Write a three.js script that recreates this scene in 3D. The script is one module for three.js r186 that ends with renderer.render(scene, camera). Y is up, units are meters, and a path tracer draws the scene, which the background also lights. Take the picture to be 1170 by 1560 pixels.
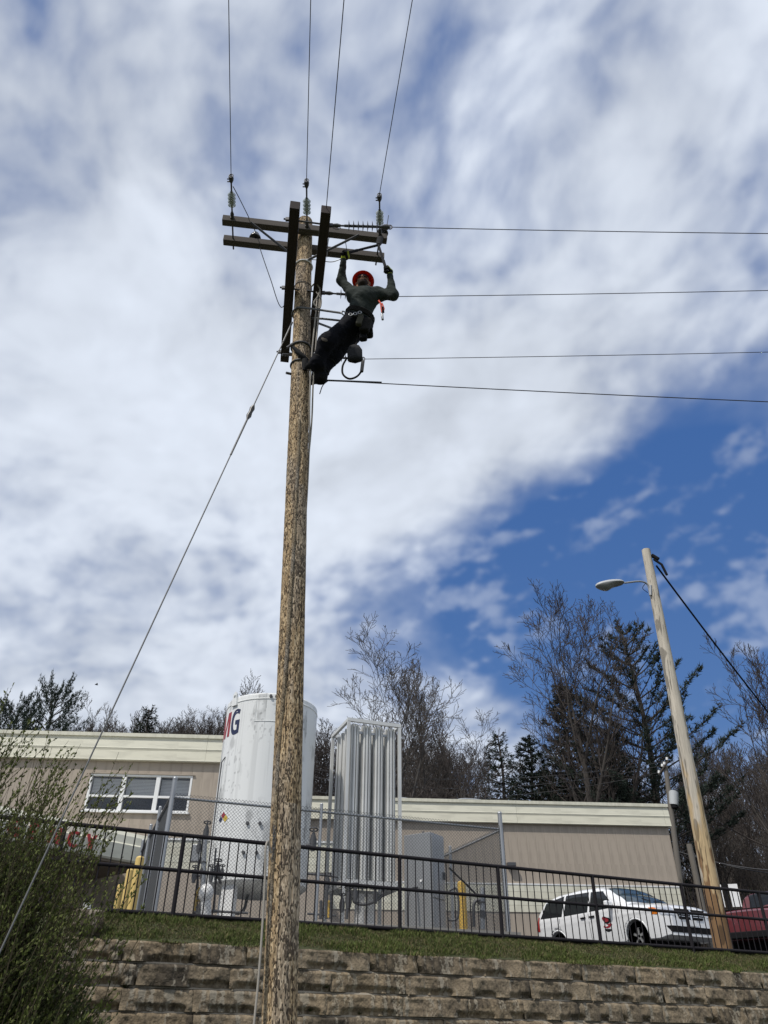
import * as THREE from 'three';
import { mergeGeometries } from 'three/addons/utils/BufferGeometryUtils.js';
import { MarchingCubes } from 'three/addons/objects/MarchingCubes.js';
import { RoundedBoxGeometry } from 'three/addons/geometries/RoundedBoxGeometry.js';
import { TextGeometry } from 'three/addons/geometries/TextGeometry.js';
import { FontLoader } from 'three/addons/loaders/FontLoader.js';

// ------------------------------------------------------------------ camera
const EYE = 1.6, F = 1172, RAD = Math.PI / 180;
const scene = new THREE.Scene();
const camera = new THREE.PerspectiveCamera(2 * Math.atan(780 / F) / RAD, 0.75, 0.1, 2000);
camera.position.set(0, EYE, 0);
camera.rotation.order = 'YXZ';
camera.rotation.set(34.7 * RAD, 0, 0.0089);
camera.updateMatrixWorld(true);
const V = (x, y, z) => new THREE.Vector3(x, y, z);
function ray(px, py) { return V(px - 585, 780 - py, -F).normalize().applyQuaternion(camera.quaternion); }
const atD = (px, py, D) => { const r = ray(px, py); return r.multiplyScalar(D / Math.hypot(r.x, r.z)).add(V(0, EYE, 0)); };     // horizontal distance D
const atH = (px, py, rel) => { const r = ray(px, py); return r.multiplyScalar(rel / r.y).add(V(0, EYE, 0)); };                  // height above the eye
const dirAz = a => V(Math.sin(a * RAD), 0, -Math.cos(a * RAD));
function onLine(px, py, p0, az) {                                                                                                // vertical plane through p0
  const d = dirAz(az), n = V(d.z, 0, -d.x), r = ray(px, py);
  return r.multiplyScalar((n.x * p0.x + n.z * p0.z) / (n.x * r.x + n.z * r.z)).add(V(0, EYE, 0));
}
// ------------------------------------------------------------------ noise
function rng(seed) { let a = seed >>> 0; return () => { a = (a + 0x6D2B79F5) | 0; let t = Math.imul(a ^ (a >>> 15), 1 | a); t = (t + Math.imul(t ^ (t >>> 7), 61 | t)) ^ t; return ((t ^ (t >>> 14)) >>> 0) / 4294967296; }; }
const PERM = new Uint16Array(65536), PV = new Float32Array(65536);
{ const r = rng(1234); for (let i = 0; i < 65536; i++) PERM[i] = i; for (let i = 65535; i > 0; i--) { const j = Math.floor(r() * (i + 1)), t = PERM[i]; PERM[i] = PERM[j]; PERM[j] = t; } for (let i = 0; i < 65536; i++) PV[i] = r(); }
function noise3(x, y, z, per = 0) {                                        // value noise
  let xi = Math.floor(x), yi = Math.floor(y); const zi = Math.floor(z); let u = x - xi, v = y - yi, w = z - zi, x1 = xi + 1, y1 = yi + 1;
  u = u * u * (3 - 2 * u); v = v * v * (3 - 2 * v); w = w * w * (3 - 2 * w);
  if (per) { xi = ((xi % per) + per) % per; x1 = ((x1 % per) + per) % per; yi = ((yi % per) + per) % per; y1 = ((y1 % per) + per) % per; }
  const z0 = PERM[zi & 65535], z1 = PERM[(zi + 1) & 65535], a0 = PERM[(z0 + yi) & 65535], a1 = PERM[(z0 + y1) & 65535], b0 = PERM[(z1 + yi) & 65535], b1 = PERM[(z1 + y1) & 65535];
  const p = PV[PERM[(a0 + xi) & 65535]], q = PV[PERM[(a0 + x1) & 65535]], r = PV[PERM[(a1 + xi) & 65535]], s = PV[PERM[(a1 + x1) & 65535]], k = PV[PERM[(b0 + xi) & 65535]], l = PV[PERM[(b0 + x1) & 65535]], m = PV[PERM[(b1 + xi) & 65535]], n = PV[PERM[(b1 + x1) & 65535]];
  const e = p + (q - p) * u, f = r + (s - r) * u, g = k + (l - k) * u, h = m + (n - m) * u, i = e + (f - e) * v, j = g + (h - g) * v; return i + (j - i) * w;
}
function fbm(x, y, z, o = 5, per = 0) { let s = 0, a = 0.5, t = 0; for (let i = 0; i < o; i++) { s += a * noise3(x, y, z + i * 17, per); t += a; a *= 0.5; x *= 2; y *= 2; z *= 2; per *= 2; } return s / t; }
const clamp = (x, a = 0, b = 1) => Math.min(b, Math.max(a, x));
const sstep = (a, b, x) => { const t = clamp((x - a) / (b - a)); return t * t * (3 - 2 * t); };
const lerp = (a, b, t) => a + (b - a) * t;

// ------------------------------------------------------------------ sky
{
  const W = 2048, H = 1024, data = new Float32Array(W * H * 4);
  // openings (negative) and banks (positive) of the cloud deck, given as directions
  const blobs = [[1010, 830, -0.85, 7.5], [1160, 780, -0.6, 6], [850, 905, -0.6, 5.5], [690, 930, -0.5, 4.5], [1110, 990, -0.55, 7], [900, 1020, -0.45, 6], [570, 905, -0.3, 3.2], [640, 990, -0.2, 4],
    [395, 300, -0.2, 3.2], [430, 350, -0.15, 3], [310, 330, -0.12, 3], [60, 310, -0.22, 3], [690, 240, -0.2, 4.5], [770, 90, -0.2, 4.5], [640, 350, -0.18, 4], [1145, 340, -0.2, 3.2], [1160, 640, -0.22, 3.0], [60, 60, -0.1, 3],
    [830, 320, -0.12, 3.5], [580, 120, -0.14, 3.5], [370, 60, -0.1, 3], [240, 1000, -0.1, 5], [480, 960, -0.12, 4], [860, 430, -0.08, 4], [1010, 450, -0.06, 3],
    [600, 720, 0.35, 7], [300, 560, 0.2, 7], [970, 200, 0.2, 7], [110, 480, 0.2, 7], [790, 600, 0.25, 6], [1000, 540, 0.2, 5], [755, 1062, 0.5, 2.8], [1060, 915, 0.38, 2.4], [200, 850, 0.14, 8], [220, 140, 0.1, 6], [900, 700, 0.3, 4], [560, 820, 0.2, 4]]
    .map(([x, y, a, s]) => [ray(x, y), a, 1 / (2 * (s * RAD) ** 2)]);
  const sunward = dirAz(-138).multiplyScalar(Math.cos(55 * RAD)).setY(Math.sin(55 * RAD));
  for (let j = 0; j < H; j++) {
    const el = ((j + 0.5) / H - 0.5) * Math.PI, y = Math.sin(el), c = Math.cos(el);
    for (let i = 0; i < W; i++) {
      const az = ((i + 0.5) / W - 0.5) * 2 * Math.PI, x = c * Math.cos(az), z = c * Math.sin(az), k = 4 * (j * W + i);
      const t = clamp(1 - y, 0, 1) ** 3.2;
      let r = lerp(0.055, 0.24, t), g = lerp(0.15, 0.42, t), b = lerp(0.42, 0.74, t);
      if (y > -0.05) {
        let cov = 0.70, open = 0;
        for (const [d, a, s] of blobs) { const dt = x * d.x + y * d.y + z * d.z; if (dt > 0.8) { const e = a * Math.exp(-2 * (1 - dt) * s); cov += e; if (a < -0.4) open -= e; } }
        const q = 1 / (Math.max(y, 0) + 0.22), X = x * q * 3, Z = z * q * 3, A = 0.69 * X + 0.72 * Z, P = 0.69 * Z - 0.72 * X;      // A runs along the cloud streets
        const wx = fbm(A * 0.8 + 7, P * 0.8, 3.5, 4) - 0.5, wz = fbm(A * 0.8, P * 0.8 + 9, 11.5, 4) - 0.5;
        const n = fbm(A * 0.9 + wx, P * 1.2 + wz * 1.4, 1.3, 4), mid = fbm(A * 2.9 + wx * 2, P * 3.5 + wz * 2.6, 5.1, 5), fine = fbm(A * 11 + wx * 5, P * 13.5 + wz * 6, 9.1, 5);
        let d = clamp((cov + (n - 0.5) * 0.9 + (mid - 0.5) * 0.46 + (fine - 0.5) * 0.32 - 0.12) / 0.9);
        d = d * d * (3 - 2 * d);
        const veil = clamp(0.53 + 0.8 * (mid - 0.5) + 0.6 * (fine - 0.5)) * clamp(1 - 1.2 * open) + 0.5 * sstep(0.52, 0.72, mid * 0.6 + fine * 0.4) * clamp(open) * 0.6; d = 1 - (1 - d) * (1 - clamp(veil));
        const thick = fbm(A * 0.7 + 31 + wx, P * 0.9 + wz, 8.5, 4);
        const br = lerp(0.77, 1.03, sstep(0.33, 0.64, thick * 0.45 + n * 0.2 + mid * 0.35)) * (0.93 + 0.14 * fine);
        d *= 0.96;
        r = lerp(r, br * 0.865, d); g = lerp(g, br * 0.935, d); b = lerp(b, br * 1.05, d);
      } else { const h = sstep(-0.05, -0.3, y); r = lerp(r, 0.10, h); g = lerp(g, 0.10, h); b = lerp(b, 0.09, h); }
      data[k] = r; data[k + 1] = g; data[k + 2] = b; data[k + 3] = 1;
    }
  }
  const tex = new THREE.DataTexture(data, W, H, THREE.RGBAFormat, THREE.FloatType);
  tex.mapping = THREE.EquirectangularReflectionMapping; tex.magFilter = THREE.LinearFilter; tex.minFilter = THREE.LinearFilter; tex.needsUpdate = true;
  scene.background = tex; scene.environment = tex;
  // ---------------------------------------------------------------- sun: behind the left shoulder, high, through thin cloud
  const sun = new THREE.DirectionalLight(new THREE.Color(1, 0.955, 0.88), 3.6);
  sun.position.copy(sunward).multiplyScalar(80).add(V(0, 3, -15)); sun.target.position.set(0, 3, -15);
  sun.castShadow = true; sun.shadow.radius = 3; sun.shadow.mapSize.set(4096, 4096);
  Object.assign(sun.shadow.camera, { left: -45, right: 45, top: 45, bottom: -45, near: 1, far: 200 });
  scene.add(sun, sun.target);
}
const renderer = new THREE.WebGLRenderer({ antialias: true });
renderer.toneMapping = THREE.LinearToneMapping;
renderer.toneMappingExposure = 0.86;
renderer.shadowMap.enabled = true;

// ------------------------------------------------------------------ object helpers
const used = {};
function numbered(n) { used[n] = (used[n] ?? -1) + 1; return used[n] ? n + '_' + String(used[n]).padStart(3, '0') : n; }
function tag(o, label, category, group) { o.userData.label = label; o.userData.category = category; if (group) o.userData.group = group; return o; }
function thing(name, label, category, pos, turn = 0, group) {
  const g = new THREE.Group(); g.name = numbered(name); g.position.copy(pos); g.rotation.y = turn; scene.add(g); g.updateMatrixWorld(true);
  return tag(g, label, category, group);
}
function part(name, geo, mat, parent) { const m = new THREE.Mesh(geo, mat); m.name = name; m.castShadow = m.receiveShadow = true; parent.add(m); return m; }
function top(g) { while (g.parent && g.parent !== scene) g = g.parent; return g; }
function wpart(name, geo, mat, parent) { geo.applyMatrix4(top(parent).matrixWorld.clone().invert()); return part(name, geo, mat, parent); }   // geometry given in world space
function structure(name, geo, mat) { const m = part(name, geo, mat, scene); m.userData.kind = 'structure'; return m; }
function mat(r, g, b, rough = 0.8, extra = {}) { return new THREE.MeshStandardMaterial({ color: new THREE.Color().setRGB(r, g, b), roughness: rough, side: THREE.DoubleSide, ...extra }); }
const dull = (r, g, b) => new THREE.MeshPhysicalMaterial({ color: new THREE.Color().setRGB(r, g, b), roughness: 0.9, specularIntensity: 0.35, side: THREE.DoubleSide });
function box(w, h, d, x = 0, y = 0, z = 0, ry = 0) {                       // centred at x, bottom at y, uv in metres
  const g = new THREE.BoxGeometry(w, h, d), uv = g.attributes.uv, dim = [[d, h], [d, h], [w, d], [w, d], [w, h], [w, h]];
  for (let i = 0; i < 24; i++) { const [a, b] = dim[i >> 2]; uv.setXY(i, uv.getX(i) * a + x, uv.getY(i) * b + y); }
  if (ry) g.rotateY(ry);
  return g.translate(x, y + h / 2, z);
}
class GB {                                                                 // geometry builder: tubes, quads, triangles
  constructor() { this.p = []; this.n = []; this.u = []; this.i = []; }
  vert(x, y, z, nx, ny, nz, u = 0, v = 0) { this.p.push(x, y, z); this.n.push(nx, ny, nz); this.u.push(u, v); return this.p.length / 3 - 1; }
  tube(pts, rad, sides = 6, cap = true) {
    const N = pts.length, rr = i => (typeof rad === 'number' ? rad : rad[i]); let nrm = null, len = 0; const base = this.p.length / 3, t = V(0, 0, 0), b = V(0, 0, 0);
    for (let i = 0; i < N; i++) {
      t.subVectors(pts[Math.min(i + 1, N - 1)], pts[Math.max(i - 1, 0)]).normalize();
      if (!nrm) { nrm = Math.abs(t.y) < 0.9 ? V(0, 1, 0) : V(1, 0, 0); }
      nrm = nrm.clone().addScaledVector(t, -nrm.dot(t)).normalize(); b.crossVectors(t, nrm);
      if (i) len += pts[i].distanceTo(pts[i - 1]);
      const r = rr(i);
      for (let k = 0; k <= sides; k++) { const a = k / sides * Math.PI * 2, c = Math.cos(a), s = Math.sin(a), x = nrm.x * c + b.x * s, y = nrm.y * c + b.y * s, z = nrm.z * c + b.z * s; this.vert(pts[i].x + x * r, pts[i].y + y * r, pts[i].z + z * r, x, y, z, a * r, len); }
    }
    const S = sides + 1;
    for (let i = 0; i < N - 1; i++) for (let k = 0; k < sides; k++) { const a = base + i * S + k; this.i.push(a, a + 1, a + S, a + 1, a + S + 1, a + S); }
    if (cap) for (const e of [0, N - 1]) {
      t.subVectors(pts[e ? N - 1 : 1], pts[e ? N - 2 : 0]).normalize(); if (!e) t.negate();
      const o = base + e * S, c = this.vert(pts[e].x, pts[e].y, pts[e].z, t.x, t.y, t.z), q = [];
      for (let k = 0; k <= sides; k++) q.push(this.vert(this.p[3 * (o + k)], this.p[3 * (o + k) + 1], this.p[3 * (o + k) + 2], t.x, t.y, t.z));
      for (let k = 0; k < sides; k++) e ? this.i.push(c, q[k], q[k + 1]) : this.i.push(c, q[k + 1], q[k]);
    }
    return this;
  }
  tri(a, b, c) { const n = V(0, 0, 0).subVectors(b, a).cross(V(0, 0, 0).subVectors(c, a)).normalize(); const k = [a, b, c].map((q, j) => this.vert(q.x, q.y, q.z, n.x, n.y, n.z, j & 1, j >> 1)); this.i.push(...k); return this; }
  quad(a, b, c, d) { this.tri(a, b, c); return this.tri(a, c, d); }
  get() { const g = new THREE.BufferGeometry(); g.setAttribute('position', new THREE.Float32BufferAttribute(this.p, 3)); g.setAttribute('normal', new THREE.Float32BufferAttribute(this.n, 3)); g.setAttribute('uv', new THREE.Float32BufferAttribute(this.u, 2)); g.setIndex(this.i); return g; }
}
const tube = (pts, rad, sides = 8) => new GB().tube(pts, rad, sides).get();
function strip(pts, w, th) {                                                // flat bar between two points
  const [a, b] = pts, d = V(0, 0, 0).subVectors(b, a), L = d.length(); const g = new THREE.BoxGeometry(w, th, L);
  const m = new THREE.Matrix4().lookAt(a, b, V(0, 1, 0)); m.setPosition(a.clone().lerp(b, 0.5)); return g.applyMatrix4(m);
}
function sag(a, b, s, n = 16) { const r = []; for (let i = 0; i <= n; i++) { const t = i / n, p = a.clone().lerp(b, t); p.y -= 4 * s * t * (1 - t); r.push(p); } return r; }
function curve(pts, n = 20) { return new THREE.CatmullRomCurve3(pts).getPoints(n); }
function grid(nu, nv, fn, uvs) {                                            // parametric sheet with smooth normals
  const p = [], u = [], ix = [];
  for (let j = 0; j <= nv; j++) for (let i = 0; i <= nu; i++) { const q = fn(i / nu, j / nv); p.push(q.x, q.y, q.z); const w = uvs ? uvs(q, i / nu, j / nv) : [i / nu, j / nv]; u.push(w[0], w[1]); }
  for (let j = 0; j < nv; j++) for (let i = 0; i < nu; i++) { const a = j * (nu + 1) + i, b = a + nu + 1; ix.push(a, a + 1, b, a + 1, b + 1, b); }
  const g = new THREE.BufferGeometry(); g.setAttribute('position', new THREE.Float32BufferAttribute(p, 3)); g.setAttribute('uv', new THREE.Float32BufferAttribute(u, 2)); g.setIndex(ix); g.computeVertexNormals(); return g;
}
function tex(W, H, fn, rep, srgb = true) {                                  // fn(u, v) -> [r, g, b] (linear 0..1)
  const d = new Uint8Array(W * H * 4); const enc = x => 255 * (srgb ? (x <= 0.0031308 ? 12.92 * x : 1.055 * Math.pow(x, 1 / 2.4) - 0.055) : x);
  for (let j = 0; j < H; j++) for (let i = 0; i < W; i++) { const c = fn((i + 0.5) / W, (j + 0.5) / H), k = 4 * (j * W + i); for (let q = 0; q < 3; q++) d[k + q] = enc(clamp(c[q] ?? c[0])); d[k + 3] = 255; }
  const t = new THREE.DataTexture(d, W, H); t.wrapS = t.wrapT = THREE.RepeatWrapping; t.magFilter = THREE.LinearFilter; t.minFilter = THREE.LinearMipmapLinearFilter; t.generateMipmaps = true;
  if (srgb) t.colorSpace = THREE.SRGBColorSpace; t.repeat.set(rep[0], rep[1]); t.needsUpdate = true; return t;
}
const gray = f => (u, v) => { const x = f(u, v); return [x, x, x]; };

// ------------------------------------------------------------------ textures and materials
const tMottle = tex(512, 512, gray((u, v) => 0.80 + 0.2 * fbm(u * 6, v * 6, 1, 6, 6) * 1.6 - 0.06), [0.35, 0.35]);
const tGrit = tex(512, 512, gray((u, v) => fbm(u * 48, v * 48, 4, 4, 48)), [1.2, 1.2], false);
const tDirt = tex(512, 512, gray((u, v) => { const s = fbm(u * 40, v * 5, 2, 5, 0); const m = fbm(u * 5, v * 5, 9, 5, 5); return 0.84 + 0.16 * sstep(0.3, 0.6, 0.5 * s + 0.5 * m); }), [0.3, 0.3]);
// weathered concrete stone: grey-brown with black lichen stains and pale lime streaks
const tStone = tex(1024, 1024, (u, v) => {
  const big = fbm(u * 4, v * 4, 1, 6, 4), mid = fbm(u * 16, v * 16, 7, 5, 16), fine = fbm(u * 110, v * 110, 3, 3, 110), str = fbm(u * 40, v * 8, 21, 5, 0);
  const k = 0.5 + 1.5 * (mid - 0.5) + 0.9 * (fine - 0.5); let r = 0.205 * (0.5 + k), g = 0.16 * (0.5 + k), b = 0.106 * (0.5 + k);
  const st = sstep(0.46, 0.60, big + 0.35 * (str - 0.5) + 0.45 * (mid - 0.5)); r *= lerp(1, 0.36, st); g *= lerp(1, 0.36, st); b *= lerp(1, 0.37, st);
  const li = sstep(0.57, 0.68, str + 0.35 * (fine - 0.5) + 0.25 * (mid - 0.5)) * 0.75; r = lerp(r, 0.33, li); g = lerp(g, 0.29, li); b = lerp(b, 0.225, li);
  return [r, g, b];
}, [0.42, 0.42]);
const tStoneBump = tex(512, 512, gray((u, v) => 0.6 * fbm(u * 12, v * 12, 5, 5, 12) + 0.4 * fbm(u * 50, v * 50, 2, 3, 50)), [0.9, 0.9], false);
// chewed pole wood: gaff chips stretched along the grain
function chips(u, v) { const a = noise3(u * 190, v * 135, 3), b = noise3(u * 330 + 5, v * 210, 8), c = noise3(u * 70, v * 34, 12); return sstep(0.53, 0.70, 0.5 * a + 0.3 * b + 0.25 * c); }
const tPole = tex(1024, 2048, (u, v) => {
  const gr = fbm(u * 300, v * 22, 1, 3), big = fbm(u * 8, v * 9, 5, 4), ch = chips(u, v), pale = sstep(0.55, 0.72, 0.6 * noise3(u * 170 + 40, v * 95, 30) + 0.45 * noise3(u * 310, v * 190, 33));
  let k = 0.55 + 0.75 * gr + 0.5 * (big - 0.5); let r = 0.37 * k, g = 0.262 * k, b = 0.148 * k;
  r = lerp(r, 0.66, pale * 0.75); g = lerp(g, 0.51, pale * 0.75); b = lerp(b, 0.32, pale * 0.75);
  r = lerp(r, 0.045, ch * 0.85); g = lerp(g, 0.026, ch * 0.85); b = lerp(b, 0.015, ch * 0.85);
  for (let q = 0; q < 9; q++) { const c = (q + 0.5) / 9 + 0.03 * Math.sin(q * 5) + 0.012 * (fbm(v * 9, q * 7.3, 2, 4) - 0.5), w = 0.0022 * sstep(0.45, 0.62, noise3(v * 7 + q * 3.7, q * 1.9, 6)); if (Math.abs(u - c) < w) { r *= 0.2; g *= 0.18; b *= 0.16; } }
  const gry = sstep(0.48, 0.64, fbm(u * 9, v * 2.5, 44, 4)), m = (r + g + b) / 3; r = lerp(r, m * 1.12, gry * 0.45); g = lerp(g, m * 0.99, gry * 0.45); b = lerp(b, m * 0.85, gry * 0.45);
  return [r, g, b];
}, [1, 1]);
const tPoleBump = tex(1024, 2048, gray((u, v) => 0.72 - 0.72 * chips(u, v) + 0.28 * fbm(u * 280, v * 30, 1, 2)), [1, 1], false);
const tGrain = tex(512, 1024, gray((u, v) => 0.72 + 0.4 * (fbm(u * 60, v * 3, 1, 4) - 0.3) - 0.22 * sstep(0.62, 0.7, fbm(u * 40, v * 2, 6, 3))), [3, 0.5]);

const tLamp = tex(256, 2048, (u, v) => {                                    // weathered grey above, freshly exposed orange wood and dark stain low down
  const y = v * 9.5, gr = fbm(u * 60, v * 30, 1, 4), ck = sstep(0.6, 0.68, fbm(u * 34, v * 22, 6, 4)), kn = sstep(0.72, 0.78, noise3(u * 7, v * 26, 9)), low = sstep(0.42, 0.6, fbm(u * 8, v * 14, 4, 4) + 0.5 - y * 0.2), st = sstep(0.5, 0.6, fbm(u * 10, v * 22, 14, 4) + 0.62 - y * 0.42);
  const k = 0.7 + 0.6 * gr; let r = 0.50 * k, g = 0.45 * k, b = 0.375 * k; r = lerp(r, 0.50 * k, low); g = lerp(g, 0.37 * k, low); b = lerp(b, 0.21 * k, low); r = lerp(r, 0.17 * k, st * 0.85); g = lerp(g, 0.085 * k, st * 0.85); b = lerp(b, 0.035 * k, st * 0.85);
  const dk = Math.max(ck * 0.55, kn * 0.5); return [r * (1 - dk), g * (1 - dk), b * (1 - dk)];
}, [1.0, 1 / 9.5]);
const tTank = tex(1024, 512, gray((u, v) => { const st = fbm(u * 120, v * 2.2, 2, 4), sm = fbm(u * 26, v * 12, 7, 5), sp = sstep(0.74, 0.8, noise3(u * 160, v * 90, 4)); return 1 - 0.22 * sstep(0.52, 0.72, st) * sstep(0.25, 0.7, noise3(u * 14, v * 3, 1)) - 0.3 * sstep(0.6, 0.74, sm) - 0.25 * sp * sstep(0.5, 0.7, noise3(u * 9, v * 6, 8)); }), [1 / 6.283, 1 / 4.6]);
const M = {
  pole: mat(1, 1, 1, 0.95, { map: tPole, bumpMap: tPoleBump, bumpScale: 0.012 }),
  poleTop: mat(0.42, 0.40, 0.36, 0.95, { map: tMottle }),
  arm: mat(0.115, 0.098, 0.085, 0.9, { map: tGrain }), armDark: mat(0.05, 0.036, 0.034, 0.9, { map: tGrain }),
  lampPole: mat(1, 1, 1, 0.9, { map: tLamp }), greyPole: mat(0.2, 0.18, 0.155, 0.9, { map: tGrain }),
  steel: mat(0.10, 0.10, 0.105, 0.55, { metalness: 0.6 }), wire: mat(0.055, 0.055, 0.06, 0.6, { metalness: 0.3 }), galv: mat(0.42, 0.43, 0.44, 0.45, { metalness: 0.75, map: tMottle }),
  alu: mat(0.68, 0.68, 0.66, 0.45, { metalness: 0.3, map: tDirt }), glassIns: new THREE.MeshPhysicalMaterial({ color: new THREE.Color().setRGB(0.62, 0.67, 0.67), roughness: 0.15, transmission: 0.45, thickness: 0.02, side: THREE.DoubleSide }),
  polymer: mat(0.075, 0.075, 0.085, 0.6), porcelain: mat(0.06, 0.055, 0.05, 0.25), moulding: mat(0.62, 0.66, 0.72, 0.9, { map: tPole }),
  rope: mat(0.34, 0.31, 0.27, 0.95), black: dull(0.010, 0.010, 0.012), rubber: dull(0.016, 0.016, 0.017), strap: dull(0.016, 0.015, 0.014),
  rail: dull(0.020, 0.018, 0.021), link: mat(0.11, 0.115, 0.12, 0.6, { metalness: 0.3 }), cab: mat(0.33, 0.335, 0.34, 0.42, { metalness: 0.55, map: tDirt }), guy: mat(0.2, 0.2, 0.2, 0.6, { metalness: 0.5 }),
  stone: mat(0.88, 0.88, 0.88, 0.95, { map: tStone, bumpMap: tStoneBump, bumpScale: 0.02 }), stoneB: mat(0.84, 0.85, 0.86, 0.95, { map: tStone, bumpMap: tStoneBump, bumpScale: 0.02 }), stoneC: mat(0.96, 0.94, 0.9, 0.95, { map: tStone, bumpMap: tStoneBump, bumpScale: 0.02 }),
  mortar: mat(0.36, 0.31, 0.24, 0.95, { map: tMottle }), soil: mat(0.055, 0.06, 0.024, 1, { map: tMottle }), asphalt: mat(0.055, 0.055, 0.055, 0.95, { map: tMottle, bumpMap: tGrit, bumpScale: 0.004 }), concrete: mat(0.30, 0.285, 0.26, 0.9, { map: tMottle }),
  litter: mat(0.075, 0.06, 0.045, 1, { map: tMottle }), meadow: mat(0.06, 0.07, 0.03, 1, { map: tMottle }),
  tan: mat(0.395, 0.335, 0.272, 0.75, { map: tDirt }), tanB: mat(0.385, 0.327, 0.266, 0.75, { map: tDirt }), cream: mat(0.68, 0.66, 0.54, 0.6, { map: tDirt }), creamB: mat(0.65, 0.625, 0.505, 0.6, { map: tDirt }),
  roof: mat(0.18, 0.18, 0.18, 0.9), white: mat(0.78, 0.78, 0.77, 0.45, { map: tDirt }), vinyl: mat(0.8, 0.8, 0.79, 0.4), tank: mat(0.78, 0.79, 0.78, 0.42, { map: tTank }),
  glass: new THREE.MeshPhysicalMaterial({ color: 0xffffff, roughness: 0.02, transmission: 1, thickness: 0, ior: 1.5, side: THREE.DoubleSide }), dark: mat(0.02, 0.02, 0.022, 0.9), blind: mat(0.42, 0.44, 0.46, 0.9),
  red: mat(0.50, 0.03, 0.035, 0.5), navy: mat(0.012, 0.02, 0.07, 0.5), maroon: mat(0.30, 0.02, 0.03, 0.5), yellow: mat(0.62, 0.40, 0.08, 0.55, { map: tDirt }), yellowPale: mat(0.70, 0.50, 0.17, 0.6, { map: tDirt }), blue: mat(0.03, 0.06, 0.25, 0.5), gold: mat(0.6, 0.42, 0.05, 0.5), brass: mat(0.35, 0.25, 0.08, 0.4, { metalness: 0.8 }),
  bark: mat(0.060, 0.052, 0.046, 1), barkB: mat(0.085, 0.078, 0.072, 1), twig: mat(0.058, 0.047, 0.042, 1), twigB: mat(0.085, 0.072, 0.062, 1),
  needle: mat(0.020, 0.036, 0.022, 0.9), needleB: mat(0.016, 0.027, 0.017, 0.9), needleC: mat(0.028, 0.042, 0.03, 0.9),
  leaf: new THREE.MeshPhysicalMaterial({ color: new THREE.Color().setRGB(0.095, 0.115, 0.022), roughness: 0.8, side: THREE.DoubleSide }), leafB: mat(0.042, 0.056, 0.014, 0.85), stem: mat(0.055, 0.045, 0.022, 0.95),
};
const font = await new FontLoader().loadAsync('fonts/droid/droid_sans_bold.typeface.json');

// ================================================================== ground, lot, hill
const gAz = 66, G0 = V(-0.72, 0, -11.98), gBack = dirAz(gAz - 90), gAlong = dirAz(gAz);
const back = (x, z) => (x - G0.x) * gBack.x + (z - G0.z) * gBack.z;          // metres behind the railing
function lotY(x, z) {
  const t = back(x, z); let y = EYE + 1.34 + 0.078 * clamp(t, 0, 26);
  if (t > 26) { const az = Math.atan2(x, -z) / RAD, rt = sstep(10, 26, az); y += (t - 26) * lerp(0.15, 0.34, rt) * sstep(0, 25, t - 26) * (1 - 0.3 * sstep(80, 200, t)); y += 2.4 * (fbm(x * 0.04, z * 0.04, 2, 3) - 0.5) * sstep(28, 40, t); }
  return y;
}
structure('ground', grid(40, 40, (u, v) => V((u - 0.5) * 600, 0, (v - 0.5) * 600), q => [q.x * 0.3, q.z * 0.3]), M.meadow);
{
  const uvw = q => [q.x * 0.5, q.z * 0.5];
  const P = (s, t) => { const x = G0.x + gAlong.x * s + gBack.x * t, z = G0.z + gAlong.z * s + gBack.z * t; return V(x, lotY(x, z), z); };
  structure('parking_lot', grid(20, 14, (u, v) => P(lerp(-30, 60, u), lerp(0.06, 26, v)), uvw), M.asphalt);
  structure('hillside', grid(60, 50, (u, v) => P(lerp(-110, 190, u), 26 + 190 * v * v), uvw), M.litter);
}
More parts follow.
